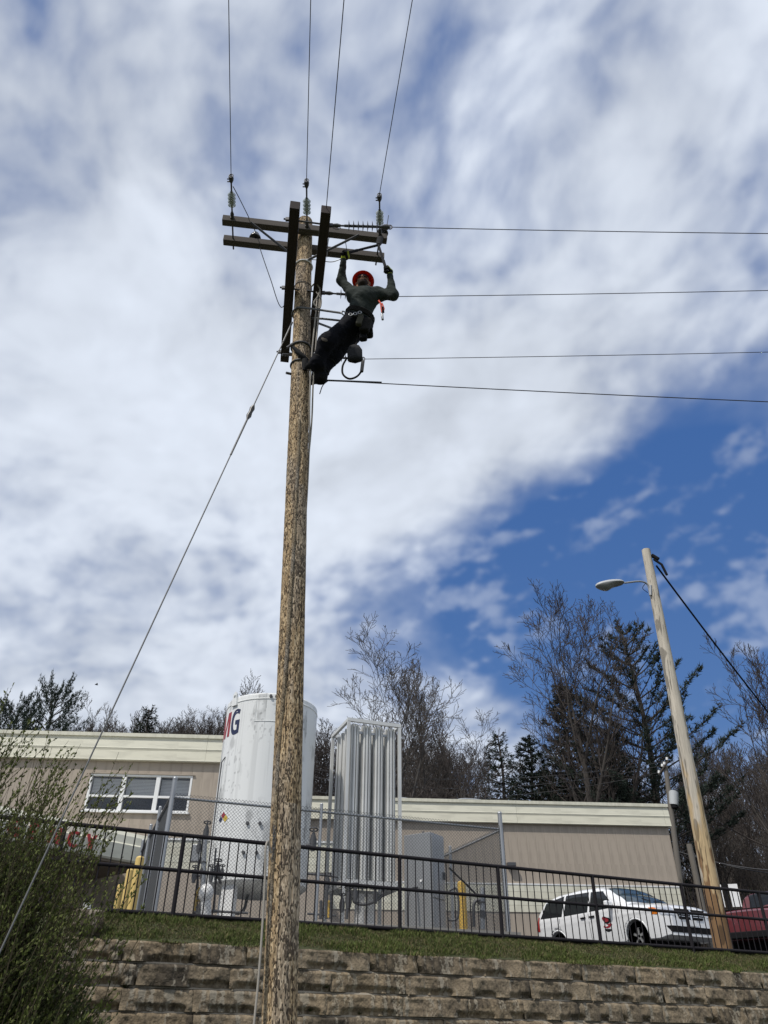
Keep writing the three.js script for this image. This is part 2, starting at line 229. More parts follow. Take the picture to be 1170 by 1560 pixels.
// ================================================================== retaining wall and grass bank
const wP = onLine(424, 1440, atD(424, 1440, 11.3), gAz), wTop = wP.y;         // a point on the wall's top edge
const sOf = (p, o, az) => V(0, 0, 0).subVectors(p, o).dot(dirAz(az));
{
  const turn = (90 - gAz) * RAD, o = wP.clone().setY(0);
  const g = thing('retaining_wall', 'retaining wall of weathered rough grey brown stone blocks below the grass bank', 'wall', o, turn);
  const hC = 0.245, s0 = -6.6, s1 = 11.5;
  part('backing', box(s1 - s0, wTop - 0.03, 0.3, (s0 + s1) / 2, 0, -0.21), M.mortar, g);
  const R = rng(5), variants = [];
  const blockGeo = (w, h, seed) => {
    const nx = Math.round(w * 34), ny = 10; const geo = grid(nx, ny, (u, v) => {
      const x = (u - 0.5) * w, y = v * h, ex = Math.min(u, 1 - u) * w, eb = v * h, et = (1 - v) * h, ed = sstep(0, 0.012, ex) * 0.2 + 0.8, tp = sstep(0, 0.02, et);
      const rag = 0.03 + 0.05 * fbm(x * 9 + seed * 3.1, seed * 1.7, 4, 3), under = sstep(rag + 0.012, rag - 0.012, eb) * sstep(0.45, 0.52, fbm(x * 4 + seed * 5.3, seed, 9, 2));   // broken lower lip
      const rock = 0.055 * (fbm(x * 5 + seed * 11, y * 7, seed, 4) - 0.4) + 0.03 * (noise3(x * 17, y * 21, seed + 0.5) - 0.5);
      return V(x, y, lerp(-0.02, 0.02 + 0.035 * (1 - v) + rock, ed * tp) - 0.05 * under);
    }, q => [q.x + seed * 1.37, q.y + seed * 0.61]);
    const bk = box(w - 0.006, h - 0.004, 0.12, 0, 0.002, -0.09); return mergeGeometries([geo, bk]);
  };
  for (let k = 0; k < 14; k++) variants.push([0.52 + 0.045 * k, blockGeo(0.52 + 0.045 * k - 0.001, hC - 0.016, k + 1)]);
  const mats = [M.stone, M.stone, M.stoneB, M.stoneC];
  for (let c = 0; c < 7; c++) {
    let s = s0 + R() * 0.3; const y = wTop - (c + 1) * hC;
    part('mortar_bed', grid(260, 2, (u, v) => { const x = lerp(s0, s1, u); return V(x, y - 0.018 + 0.022 * v, c * 0.026 + 0.022 + 0.02 * (fbm(x * 7, c * 3.3, 1, 3) - 0.5) - 0.012 * v); }, q => [q.x, q.y]), M.mortar, g);
    while (s < s1) { const [w, geo] = variants[Math.floor(R() * variants.length)]; const m = part('block', geo, mats[Math.floor(R() * 4)], g); m.position.set(s + w / 2, y + 0.004 * R(), c * 0.026 + 0.012 * R()); m.rotation.y = 0.02 * (R() - 0.5); s += w; }
  }
  const pa = sOf(onLine(106, 1415, wP, gAz), wP, gAz), pb = sOf(onLine(154, 1415, wP, gAz), wP, gAz), pw = pb - pa;
  const m = part('end_block', blockGeo(pw, 0.27, 33), M.stone, g); m.position.set((pa + pb) / 2, wTop + 0.002, 0.01); part('end_block', box(pw - 0.03, 0.26, 0.34, (pa + pb) / 2, wTop + 0.003, -0.27), M.stone, g);
  // bank between wall and railing
  const toW = (s, b) => V(wP.x + gAlong.x * s + gBack.x * b, 0, wP.z + gAlong.z * s + gBack.z * b);
  const bankT = back(wP.x, wP.z) * -1;                                        // distance from wall line to railing line
  const bankY = (s, b) => { const t = clamp(b / bankT); return wTop - 0.03 + (EYE + 1.335 - wTop) * Math.pow(t, 0.8) + 0.05 * (fbm(s * 2, b * 3, 4, 3) - 0.5) * sstep(0, 0.3, t) * sstep(1.2, 0.8, t); };
  structure('grass_bank', grid(120, 8, (u, v) => { const s = lerp(s0, s1, u), b = lerp(-0.02, bankT + 0.12, v), p = toW(s, b); p.y = bankY(s, b); return p; }, q => [q.x, q.z]), M.soil);
  const blade = new GB(); { const a = V(-0.5, 0, 0), b = V(0.5, 0, 0), c = V(0.32, 0.55, 0.12), d = V(-0.3, 0.55, 0.12), e = V(0.1, 1, 0.42); blade.quad(a, b, c, d).tri(d, c, e); }
  const gm = mat(1, 1, 1, 0.85), N = 150000, im = new THREE.InstancedMesh(blade.get(), gm, N), q = new THREE.Quaternion(), mt = new THREE.Matrix4(), col = new THREE.Color(), r2 = rng(9);
  for (let i = 0; i < N; i++) {
    const s = lerp(pb + 0.02, s1, r2()), b = r2() * (bankT + 0.1) - 0.09 * r2() * sstep(0.35, 0.7, noise3(s * 3, 4.2, 1.5)), p = toW(s, b); p.y = bankY(s, b) - 0.01;
    const cl = clamp(0.5 + 1.7 * (fbm(s * 2.6, b * 5, 12, 4) - 0.5)), L = lerp(0.014, 0.055, r2()) * lerp(0.75, 1.8, sstep(0.25, 0.75, cl)) * (b < 0.03 ? 0.8 : 1);
    q.setFromEuler(new THREE.Euler((r2() - 0.5) * 1.1, r2() * 6.28, (r2() - 0.5) * 1.1)); mt.compose(p, q, V(lerp(0.006, 0.013, r2()), L, L)); im.setMatrixAt(i, mt);
    const dry = r2() < 0.2 + 0.3 * sstep(0.55, 0.35, cl); const k = (0.45 + 0.75 * r2()) * lerp(0.7, 1.15, cl); dry ? col.setRGB(0.22 * k, 0.18 * k, 0.085 * k) : col.setRGB(0.115 * k, 0.15 * k, 0.032 * k); im.setColorAt(i, col);
  }
  im.name = 'grass'; im.userData = { kind: 'stuff', label: 'short rough grass growing on the bank above the stone wall', category: 'grass' }; im.castShadow = im.receiveShadow = true; scene.add(im);
  // tufts growing out of wall joints
  [[640, 1555], [190, 1500], [495, 1500], [545, 1540], [850, 1553], [470, 1535], [1010, 1552]].forEach(([x, y], k) => {
    const p = onLine(x, y + 6, wP, gAz).addScaledVector(gBack, -0.06), B = new GB(), r = rng(40 + k);
    for (let i = 0; i < 46; i++) { const a = r() * 6.28, l = 0.03 + 0.07 * r(), e = V(Math.cos(a) * l * 0.9, l * (0.2 + 0.7 * r()), Math.sin(a) * l * 0.9), s = V(-Math.sin(a), 0, Math.cos(a)).multiplyScalar(0.006); B.tri(s.clone(), s.clone().negate(), e); }
    const m = part(numbered('weed'), B.get(), M.leafB, scene); m.position.copy(p); tag(m, 'small green weed growing out of a joint in the stone wall', 'plant', 'weeds in the stone wall');
  });
}
// ================================================================== black guard railing
{
  const pg = G0.clone().setY(EYE + 1.34), turn = (90 - gAz) * RAD, g = thing('guard_railing', 'black metal pipe railing with thin pickets above the stone wall', 'railing', pg, turn);
  const H = 1.0, s0 = -7.5, s1 = 11.5;
  for (const [n, y, r] of [['top_rail', H - 0.02, 0.027], ['mid_rail', 0.56 * H - 0.02, 0.024], ['bottom_rail', 0.02, 0.024]]) part(n, tube([V(s0, y, 0), V(s1, y, 0)], r, 12), M.rail, g);
  const posts = [[271, 1340], [440, 1350], [609, 1370], [762, 1380], [908, 1380], [1045, 1390], [1165, 1400]].map(([x, y]) => sOf(onLine(x, y, G0, gAz), G0, gAz)), d = posts[1] - posts[0];
  posts.unshift(posts[0] - d, posts[0] - 2 * d);
  const pgeo = tube([V(0, -0.12, 0), V(0, H - 0.02, 0)], 0.029, 10); for (const s of posts) part('post', pgeo, M.rail, g).position.x = s;
  const kg = tube([V(0, 0.02, 0), V(0, H - 0.02, 0)], 0.0085, 6); posts.sort((a, b) => a - b);
  for (let k = 0; k < posts.length - 1; k++) { const n = Math.round((posts[k + 1] - posts[k]) / 0.128); for (let i = 1; i < n; i++) part('picket', kg, M.rail, g).position.x = lerp(posts[k], posts[k + 1], i / n); }
}
// ================================================================== tank compound: slab, chain link fence
const cAz = 70, cTurn = (90 - cAz) * RAD, C1 = V(-3.67, 0, -13.97), C2 = V(2.38, 0, -16.17), padY = EYE + 1.72, cBack = dirAz(cAz - 90), cAlong = dirAz(cAz), cLen = C1.distanceTo(C2);
const inC = (s, b, y = padY) => V(C1.x + cAlong.x * s + cBack.x * b, y, C1.z + cAlong.z * s + cBack.z * b);
{
  const pad = thing('concrete_pad', 'low concrete slab under the white tank and fenced equipment', 'concrete slab', inC(0, 0, padY - 0.62), cTurn);
  part('slab', box(cLen + 0.3, 0.62, 5.4, cLen / 2, 0, -2.5), M.concrete, pad);
}
function chainFence(name, label, o, turn, L, postS, H, lowPosts) {
  const g = thing(name, label, 'fence', o, turn, 'chain link runs round the tank compound');
  for (const [s, h, r] of postS) { const p = part('post', tube([V(s, 0, 0), V(s, h, 0)], r, 12), M.galv, g); const c = new THREE.SphereGeometry(r * 1.12, 10, 6); c.translate(s, h, 0); part('post_cap', c, M.galv, p); }
  part('top_rail', tube([V(0, H - 0.04, 0), V(L, H - 0.04, 0)], 0.021, 8), M.galv, g);
  const B = new GB(), p = 0.062, n = Math.floor(L / p), rows = Math.round((H + 0.03) / p);
  for (let i = 0; i <= n; i++) { const pts = []; for (let j = 0; j <= rows * 2; j++) pts.push(V(clamp(i * p + ((j & 1) ? p * 0.5 : 0), 0, L), 0.03 + j * p / 2, ((j & 1) ? 0.004 : -0.004) + 0.024)); B.tube(pts, 0.0042, 3, false); const pts2 = pts.map((q, j) => V(clamp(i * p + ((j & 1) ? -p * 0.5 : 0), 0, L), q.y, 0.024 - ((j & 1) ? 0.004 : -0.004))); B.tube(pts2, 0.0042, 3, false); }
  const m = part('wire_mesh', B.get(), M.link, g); m.userData.kind = 'stuff'; return g;
}
chainFence('chain_link_fence', 'galvanised chain link run in front of the white tank, facing the black railing', inC(0, 0), cTurn, cLen, [[0, 2.14, 0.042], [cLen, 2.12, 0.042], [cLen / 2 - 0.5, 1.95, 0.03]], 1.86);
chainFence('chain_link_fence', 'galvanised chain link run going back beside the yellow bollards', inC(0, 0).addScaledVector(cAlong, -0.03), cTurn + Math.PI / 2, 5, [[1.8, 2.05, 0.032], [3.4, 2.05, 0.032], [5, 2.05, 0.032]], 1.86);
chainFence('chain_link_fence', 'galvanised chain link run going back behind the steel cabinet', inC(cLen, 0).addScaledVector(cAlong, 0.03), cTurn + Math.PI / 2, 5, [[2.5, 1.95, 0.032], [5, 2.05, 0.032]], 1.86);

// ================================================================== white gas tank
function pipe(pts, r, name, m, g) { return wpart(name, tube(curve(pts, pts.length * 5), r, 8), m, g); }
{
  const c = atD(388.5, 1370, 16.9), R = 1.0, yTop = atD(402, 1057, 16.9 - 0.9).y, base = V(c.x, padY, c.z), yB = atD(402, 1345, 15.9).y - padY, H = yTop - padY;
  const g = thing('storage_tank', 'tall white cylindrical gas tank on legs inside the chain link compound', 'tank', base);
  const prof = []; const P = (r, y) => prof.push(new THREE.Vector2(r, y));
  P(0, yB - 0.12); P(0.55, yB - 0.09); P(R - 0.1, yB - 0.02); P(R, yB + 0.05); P(R, yB + 0.06);
  for (let k = 0; k <= 20; k++) P(R, lerp(yB + 0.08, H - 0.13, k / 20)); P(R, H - 0.03); P(R - 0.012, H - 0.005); P(R - 0.04, H); P(R - 0.07, H - 0.01); P(R - 0.09, H - 0.05); P(0.6, H + 0.06); P(0.3, H + 0.1); P(0, H + 0.12);
  const lg = new THREE.LatheGeometry(prof, 72); { const u = lg.attributes.uv; for (let i = 0; i < u.count; i++) u.setXY(i, u.getX(i) * 6.28 * R, u.getY(i) * H); }
  part('shell', lg, M.tank, g);
  const rim = new THREE.TorusGeometry(R - 0.01, 0.022, 8, 72); rim.rotateX(Math.PI / 2); rim.translate(0, H - 0.13, 0); part('rim', rim, M.tank, g);
  const toCam = Math.atan2(-c.x, -c.z);                                       // angle of the camera seen from the tank (0 = +z)
  const at = (a, y, r = R) => V(Math.sin(toCam + a) * r, y, Math.cos(toCam + a) * r);
  for (const a of [-0.62, 0.72, 2.2, 3.9]) { const p = at(a, 0, 0.84); const b = new RoundedBoxGeometry(0.3, yB + 0.12, 0.12, 2, 0.015); b.rotateY(toCam + a); b.translate(p.x, (yB + 0.12) / 2, p.z); part('leg', b, M.white, g); const f = box(0.36, 0.03, 0.24, 0, 0, 0); f.rotateY(toCam + a); f.translate(p.x, 0, p.z); part('foot_plate', f, M.white, g); }
  // lifting lug
  { const s = new THREE.Shape([[-0.09, 0], [0.09, 0], [0.06, 0.26], [0, 0.32], [-0.06, 0.26]].map(q => new THREE.Vector2(...q))); const h = new THREE.Path(); h.absarc(0, 0.2, 0.035, 0, 6.28); s.holes.push(h); for (const a of [-0.93, 2.2]) { const e = new THREE.ExtrudeGeometry(s, { depth: 0.04, bevelEnabled: false }); e.translate(0, 0, -0.02); const p = at(a, H - 0.2, R + 0.02); e.rotateY(toCam + a); e.translate(p.x, p.y, p.z); part('lifting_lug', e, M.tank, g); } }
  const wrap = (geo, a0, y0, r) => { const p = geo.attributes.position; for (let i = 0; i < p.count; i++) { const a = a0 + p.getX(i) / R, q = at(a, y0 + p.getY(i), r + p.getZ(i)); p.setXYZ(i, q.x, q.y, q.z); } geo.computeVertexNormals(); return geo; };
  const letter = (ch, size, a, y, m, sx) => { const t = new TextGeometry(ch, { font, size, depth: 0.004, curveSegments: 8, bevelEnabled: false }); t.scale(sx, 1, 1); part('letter', wrap(t, a, y, R + 0.001), m, g); };
  letter('M', 0.54, -1.56, H - 0.83, M.maroon, 0.85); letter('G', 0.54, -1.02, H - 0.83, M.navy, 0.6);
  // raised access panel outline and hazard diamond
  { const B = new GB(), a0 = -0.36, a1 = 0.25, y0 = H - 0.62, y1 = H - 0.17, arc = y => { const r = []; for (let k = 0; k <= 12; k++) r.push(at(lerp(a0, a1, k / 12), y, R + 0.002)); return r; }; B.tube(arc(y0), 0.008, 5); B.tube([at(a0, y0, R + 0.002), at(a0, y1, R + 0.002)], 0.008, 5); B.tube([at(a1, y0, R + 0.002), at(a1, y1, R + 0.002)], 0.008, 5); part('access_panel', B.get(), M.tank, g); }
  const dia = part('hazard_diamond', wrap(new THREE.PlaneGeometry(0.21, 0.21, 4, 4).rotateZ(Math.PI / 4), -0.88, yB + 1.18, R + 0.003), M.vinyl, g);
  for (const [x, y, m] of [[0, 0.073, M.maroon], [-0.073, 0, M.navy], [0.073, 0, M.gold]]) part('diamond_field', wrap(new THREE.PlaneGeometry(0.096, 0.096, 3, 3).rotateZ(Math.PI / 4).translate(x, y, 0), -0.88, yB + 1.18, R + 0.006), m, dia);
  for (const [a, y] of [[-0.28, 1.05], [-0.04, 1.05], [-0.3, 0.52], [-0.05, 0.52], [0.1, H - 0.7 - yB + 0.5], [-0.06, H - yB - 0.08], [0.06, H - yB - 0.08]]) { const s = new THREE.CylinderGeometry(0.03, 0.035, 0.05, 8); s.rotateX(Math.PI / 2); s.rotateY(toCam + a); const p = at(a, yB + y, R + 0.02); s.translate(p.x, p.y, p.z); part('fitting', s, M.steel, g); }
  { const pts = []; for (let k = 0; k <= 12; k++) pts.push(at(-1.12, yB + 0.3 + k * 0.17, R + 0.05)); pts.push(at(-1.08, yB + 2.45, R)); part('gauge_line', tube(pts, 0.012, 6), M.steel, g); }
  part('underside_pipe', tube(curve([at(-0.5, yB - 0.1, 0.3), at(-0.4, yB * 0.4, 0.6), at(-0.8, 0.3, 0.9), at(-1.1, 0.28, 1.25)], 18), 0.03, 8), M.steel, g);
}
// valve manifold left of the tank
function valve(p, s, g, m = M.steel) {
  const b = wpart('valve', tube([p.clone().add(V(0, -0.09 * s, 0)), p.clone().add(V(0, -0.03 * s, 0)), p.clone().add(V(0, 0.02 * s, 0)), p.clone().add(V(0, 0.08 * s, 0))], [0.022 * s, 0.036 * s, 0.036 * s, 0.016 * s], 10), m, g);
  const w = new THREE.TorusGeometry(0.042 * s, 0.008 * s, 6, 16); w.rotateX(Math.PI / 2 - 0.2); w.translate(p.x, p.y + 0.115 * s, p.z); wpart('handwheel', w, m, b);
  wpart('valve_stem', tube([p.clone().add(V(0, 0.06 * s, 0)), p.clone().add(V(0, 0.12 * s, 0))], 0.01 * s, 6), M.steel, b);
}
{
  const o = atD(312, 1392, 15.4); o.y = padY; const g = thing('valve_manifold', 'cluster of pipes, valves and gauges standing left of the white tank', 'pipework', o);
  const Q = (px, py, d = 15.4) => atD(px, py, d);
  pipe([Q(307, 1396), Q(309, 1350), Q(311, 1300), Q(313, 1272)], 0.045, 'pipe', M.galv, g); pipe([Q(300, 1396, 15.5), Q(301, 1350, 15.5), Q(303, 1315, 15.5), Q(313, 1300)], 0.022, 'pipe', M.steel, g);
  pipe([Q(300, 1335), Q(312, 1331), Q(330, 1333), Q(336, 1345, 15.6)], 0.025, 'pipe', M.steel, g); pipe([Q(326, 1388, 15.6), Q(328, 1350, 15.6), Q(327, 1318, 15.6), Q(329, 1292, 15.6)], 0.018, 'pipe', M.steel, g);
  pipe([Q(298, 1372), Q(318, 1371), Q(322, 1360)], 0.02, 'pipe', M.brass, g); pipe([Q(297, 1388), Q(299, 1362), Q(305, 1352)], 0.02, 'pipe', M.brass, g); pipe([Q(300, 1387), Q(340, 1389), Q(378, 1391)], 0.02, 'pipe', M.steel, g);
  valve(Q(314, 1268), 1.5, g); valve(Q(303, 1290), 1.2, g); valve(Q(296, 1334), 1.3, g); valve(Q(308, 1328), 1.3, g); valve(Q(331, 1326, 15.6), 1.5, g); valve(Q(322, 1333), 1.3, g); valve(Q(304, 1384), 1.2, g); valve(Q(298, 1374), 1.0, g, M.brass); valve(Q(338, 1330, 15.6), 1.1, g);
  const gb = new RoundedBoxGeometry(0.16, 0.3, 0.1, 2, 0.02); gb.translate(...Q(298, 1300, 15.5).toArray()); wpart('gauge_box', gb, M.galv, g);
  const bl = new THREE.SphereGeometry(0.13, 16, 12); bl.scale(1, 1.25, 1); bl.translate(...Q(314, 1361, 15.35).toArray()); wpart('frosted_valve_body', bl, M.white, g); wpart('frosted_pipe', tube([Q(314, 1370, 15.35), Q(314, 1396, 15.35)], 0.09, 10), M.white, g);
}
// ================================================================== finned vaporizer tower
{
  const fr = onLine(566, 1400, atD(566, 1400, 16.9), cAz), W = 1.2, Dp = 1.2, yT = atD(566, 1099, 16.9).y - padY, yL = atD(560, 1352, 16.9).y - padY;
  const g = thing('vaporizer', 'tall aluminium finned vaporizer tower with open frame beside the white tank', 'vaporizer', V(fr.x, padY, fr.z), cTurn), x0 = -W / 2, x1 = W / 2;
  const bar = (n, w, h, d, x, y, z) => part(n, box(w, h, d, x, y, z), M.alu, g);
  for (const x of [x0, x1]) for (const z of [0, -Dp]) { bar('corner_post', 0.065, yT - 0.08, 0.065, x, 0, z); part('foot_plate', box(0.15, 0.02, 0.15, x, 0.001, z), M.galv, g); }
  for (const z of [0, -Dp]) { bar('top_beam', W + 0.067, 0.075, 0.068, 0, yT - 0.072, z); bar('lower_beam', W - 0.066, 0.12, 0.05, 0, yL, z); }
  for (const x of [x0, x1]) { bar('top_beam', 0.064, 0.07, Dp - 0.069, x, yT - 0.071, -Dp / 2); bar('lower_beam', 0.05, 0.12, Dp - 0.066, x, yL, -Dp / 2); }
  // star-section fin tubes: eight fins and a core
  const s = new THREE.Shape(), R1 = 0.118, n = 10; for (let k = 0; k < n; k++) { const a0 = k / n * Math.PI * 2, st = Math.PI * 2 / n; [[0.03, 0.07], [0.1, R1], [0.36, R1 * 1.02], [0.62, R1], [0.7, 0.07]].forEach(([f, r], i) => { const a = a0 + f * st; (k || i) ? s.lineTo(Math.cos(a) * r, Math.sin(a) * r) : s.moveTo(Math.cos(a) * r, Math.sin(a) * r); }); }
  s.closePath(); const fin = new THREE.ExtrudeGeometry(s, { depth: yT - yL - 0.24, bevelEnabled: false }); fin.rotateX(-Math.PI / 2);
  for (let j = 0; j < 4; j++) for (let i = 0; i < 4; i++) {
    const x = lerp(x0 + 0.18, x1 - 0.17, i / 3), z = -0.16 - j * (Dp - 0.32) / 3, t = part('fin_tube', fin, M.alu, g); t.position.set(x, yL + 0.14, z);
    const cap = tube([V(0, -0.06, 0), V(0, yT - yL - 0.2, 0)], 0.02, 8); part('core', cap, M.galv, t);
  }
  for (let i = 0; i < 4; i++) { const x = lerp(x0 + 0.18, x1 - 0.17, i / 3), pts = []; for (let k = 0; k <= 10; k++) { const a = k / 10 * Math.PI; pts.push(V(x - 0.03 + 0.03 * Math.cos(a), yT - 0.02 + 0.07 * Math.sin(a), -0.16)); } part('return_bend', tube(pts, 0.018, 8), M.alu, g); }
  for (let i = 0; i < 3; i++) { const x = lerp(x0 + 0.18, x1 - 0.17, (i + 0.5) / 3); part('spacer', box(0.1, 0.05, 0.03, x, yT - 0.28, -0.12), M.galv, g); }
  part('inlet_pipe', tube(curve([V(-0.3, yL - 0.05, -0.2), V(-0.32, yL - 0.25, -0.15), V(-0.1, yL - 0.3, -0.05), V(0.25, yL - 0.12, -0.1), V(0.3, yL + 0.05, -0.2)], 24), 0.03, 8), M.steel, g);
  for (const x of [-0.05, 0.18]) part('support_leg', box(0.16, yL - 0.05, 0.16, x, 0.01, -0.6), M.white, g);
}
{ // piping between tank and vaporizer
  const o = atD(498, 1396, 16.4); o.y = padY; const g = thing('supply_piping', 'dark pipes and valves running between the tank and the finned tower', 'pipework', o), Q = (x, y, d = 16.4) => atD(x, y, d);
  for (const [x, y0] of [[498, 1350], [504, 1362], [489, 1372], [529, 1365]]) pipe([Q(x - 1, 1400), Q(x, (1400 + y0) / 2), Q(x, y0)], 0.03, 'pipe', M.steel, g);
  pipe([Q(468, 1331), Q(490, 1333), Q(515, 1336)], 0.022, 'pipe', M.steel, g); pipe([Q(468, 1392), Q(500, 1394), Q(512, 1395)], 0.02, 'pipe', M.steel, g); pipe([Q(500, 1398), Q(501, 1372)], 0.03, 'yellow_pipe', M.yellow, g);
  valve(Q(477, 1282, 15.9), 1.9, g); pipe([Q(466, 1288, 15.9), Q(477, 1288, 15.9)], 0.03, 'pipe', M.steel, g); valve(Q(499, 1345), 1.4, g); valve(Q(531, 1370), 1.8, g); valve(Q(541, 1362), 1.5, g); valve(Q(521, 1378), 1.5, g); valve(Q(572, 1366, 16.8), 1.4, g);
}
// ================================================================== steel control cabinet
{
  const p = atD(661, 1412, 17.0), g = thing('control_cabinet', 'tall grey steel cabinet behind the chain link, next to the finned tower', 'cabinet', V(p.x, padY, p.z), cTurn + 0.62), h = atD(655, 1272, 17).y - padY;
  part('body', new RoundedBoxGeometry(0.54, h - 0.1, 0.64, 2, 0.012).translate(0, (h - 0.1) / 2 + 0.1, -0.19), M.cab, g); part('plinth', box(0.5, 0.1, 0.6, 0, 0.001, -0.19), M.steel, g);
  const d = part('door', new RoundedBoxGeometry(0.48, h - 0.72, 0.02, 2, 0.008).translate(0, (h - 0.72) / 2 + 0.66, 0.14), M.cab, g); part('handle', box(0.025, 0.14, 0.03, 0.19, h * 0.55, 0.17), M.steel, d);
  part('lower_panel', new RoundedBoxGeometry(0.48, 0.5, 0.02, 2, 0.008).translate(0, 0.39, 0.14), M.cab, g);
  const e = new THREE.TorusGeometry(0.04, 0.012, 6, 14); e.translate(0, h + 0.045, -0.2); part('lifting_eye', e, M.steel, g);
  part('side_lock', new THREE.CylinderGeometry(0.025, 0.025, 0.03, 10).rotateZ(Math.PI / 2).translate(-0.28, h * 0.52, -0.1), M.vinyl, g);
  part('conduit', tube(curve([V(-0.27, h * 0.46, -0.2), V(-0.5, h * 0.43, -0.2), V(-0.6, h * 0.36, -0.2), V(-0.62, 0, -0.2)], 20), 0.018, 8), M.steel, g);
}
{ // bollards
  const geo = (h, r) => { const p = [[0, h + r * 0.45], [r * 0.45, h + r * 0.38], [r * 0.8, h + r * 0.2], [r, h - 0.01], [r, 0], [0, 0]].map(q => new THREE.Vector2(...q)); return new THREE.LatheGeometry(p.reverse(), 24); };
  const bol = (px, py, D, h, m, label, r = 0.085) => { const p = atD(px, py, D), y = lotY(p.x, p.z); const o = part(numbered('bollard'), geo(p.y - y, r), m, scene); o.position.set(p.x, y - 0.01, p.z); tag(o, label, 'bollard', 'yellow bollards'); };
  bol(214, 1306, 13.7, 1, M.yellowPale, 'tallest pale yellow bollard, right beside the chain link corner', 0.068); bol(199, 1325, 14.6, 1, M.yellowPale, 'pale yellow bollard standing between two other bollards', 0.06); bol(184, 1348, 15.4, 1, M.yellowPale, 'shortest looking pale yellow bollard, farthest from the chain link corner', 0.05);
  bol(703, 1344, 17.4, 1, M.yellow, 'deep yellow bollard behind the chain link beside the steel cabinet', 0.085);
  const o = atD(735, 1412, 16.6); o.y = padY; const g = thing('standpipe', 'dark standpipe with valve between yellow bollard and chain link corner post', 'pipework', o), Q = (x, y) => atD(x, y, 16.6);
  pipe([Q(735, 1416), Q(735, 1380), Q(735, 1352)], 0.05, 'pipe', M.galv, g); pipe([Q(722, 1412), Q(722, 1378), Q(726, 1372), Q(735, 1371)], 0.03, 'pipe', M.steel, g); valve(Q(735, 1392), 1.6, g); pipe([Q(684, 1322), Q(705, 1342), Q(727, 1364)], 0.018, 'cable', M.black, g); pipe([Q(684, 1357), Q(694, 1353), Q(697, 1360), Q(697, 1398), Q(690, 1402), Q(682, 1401)], 0.022, 'pipe', M.steel, g);
}
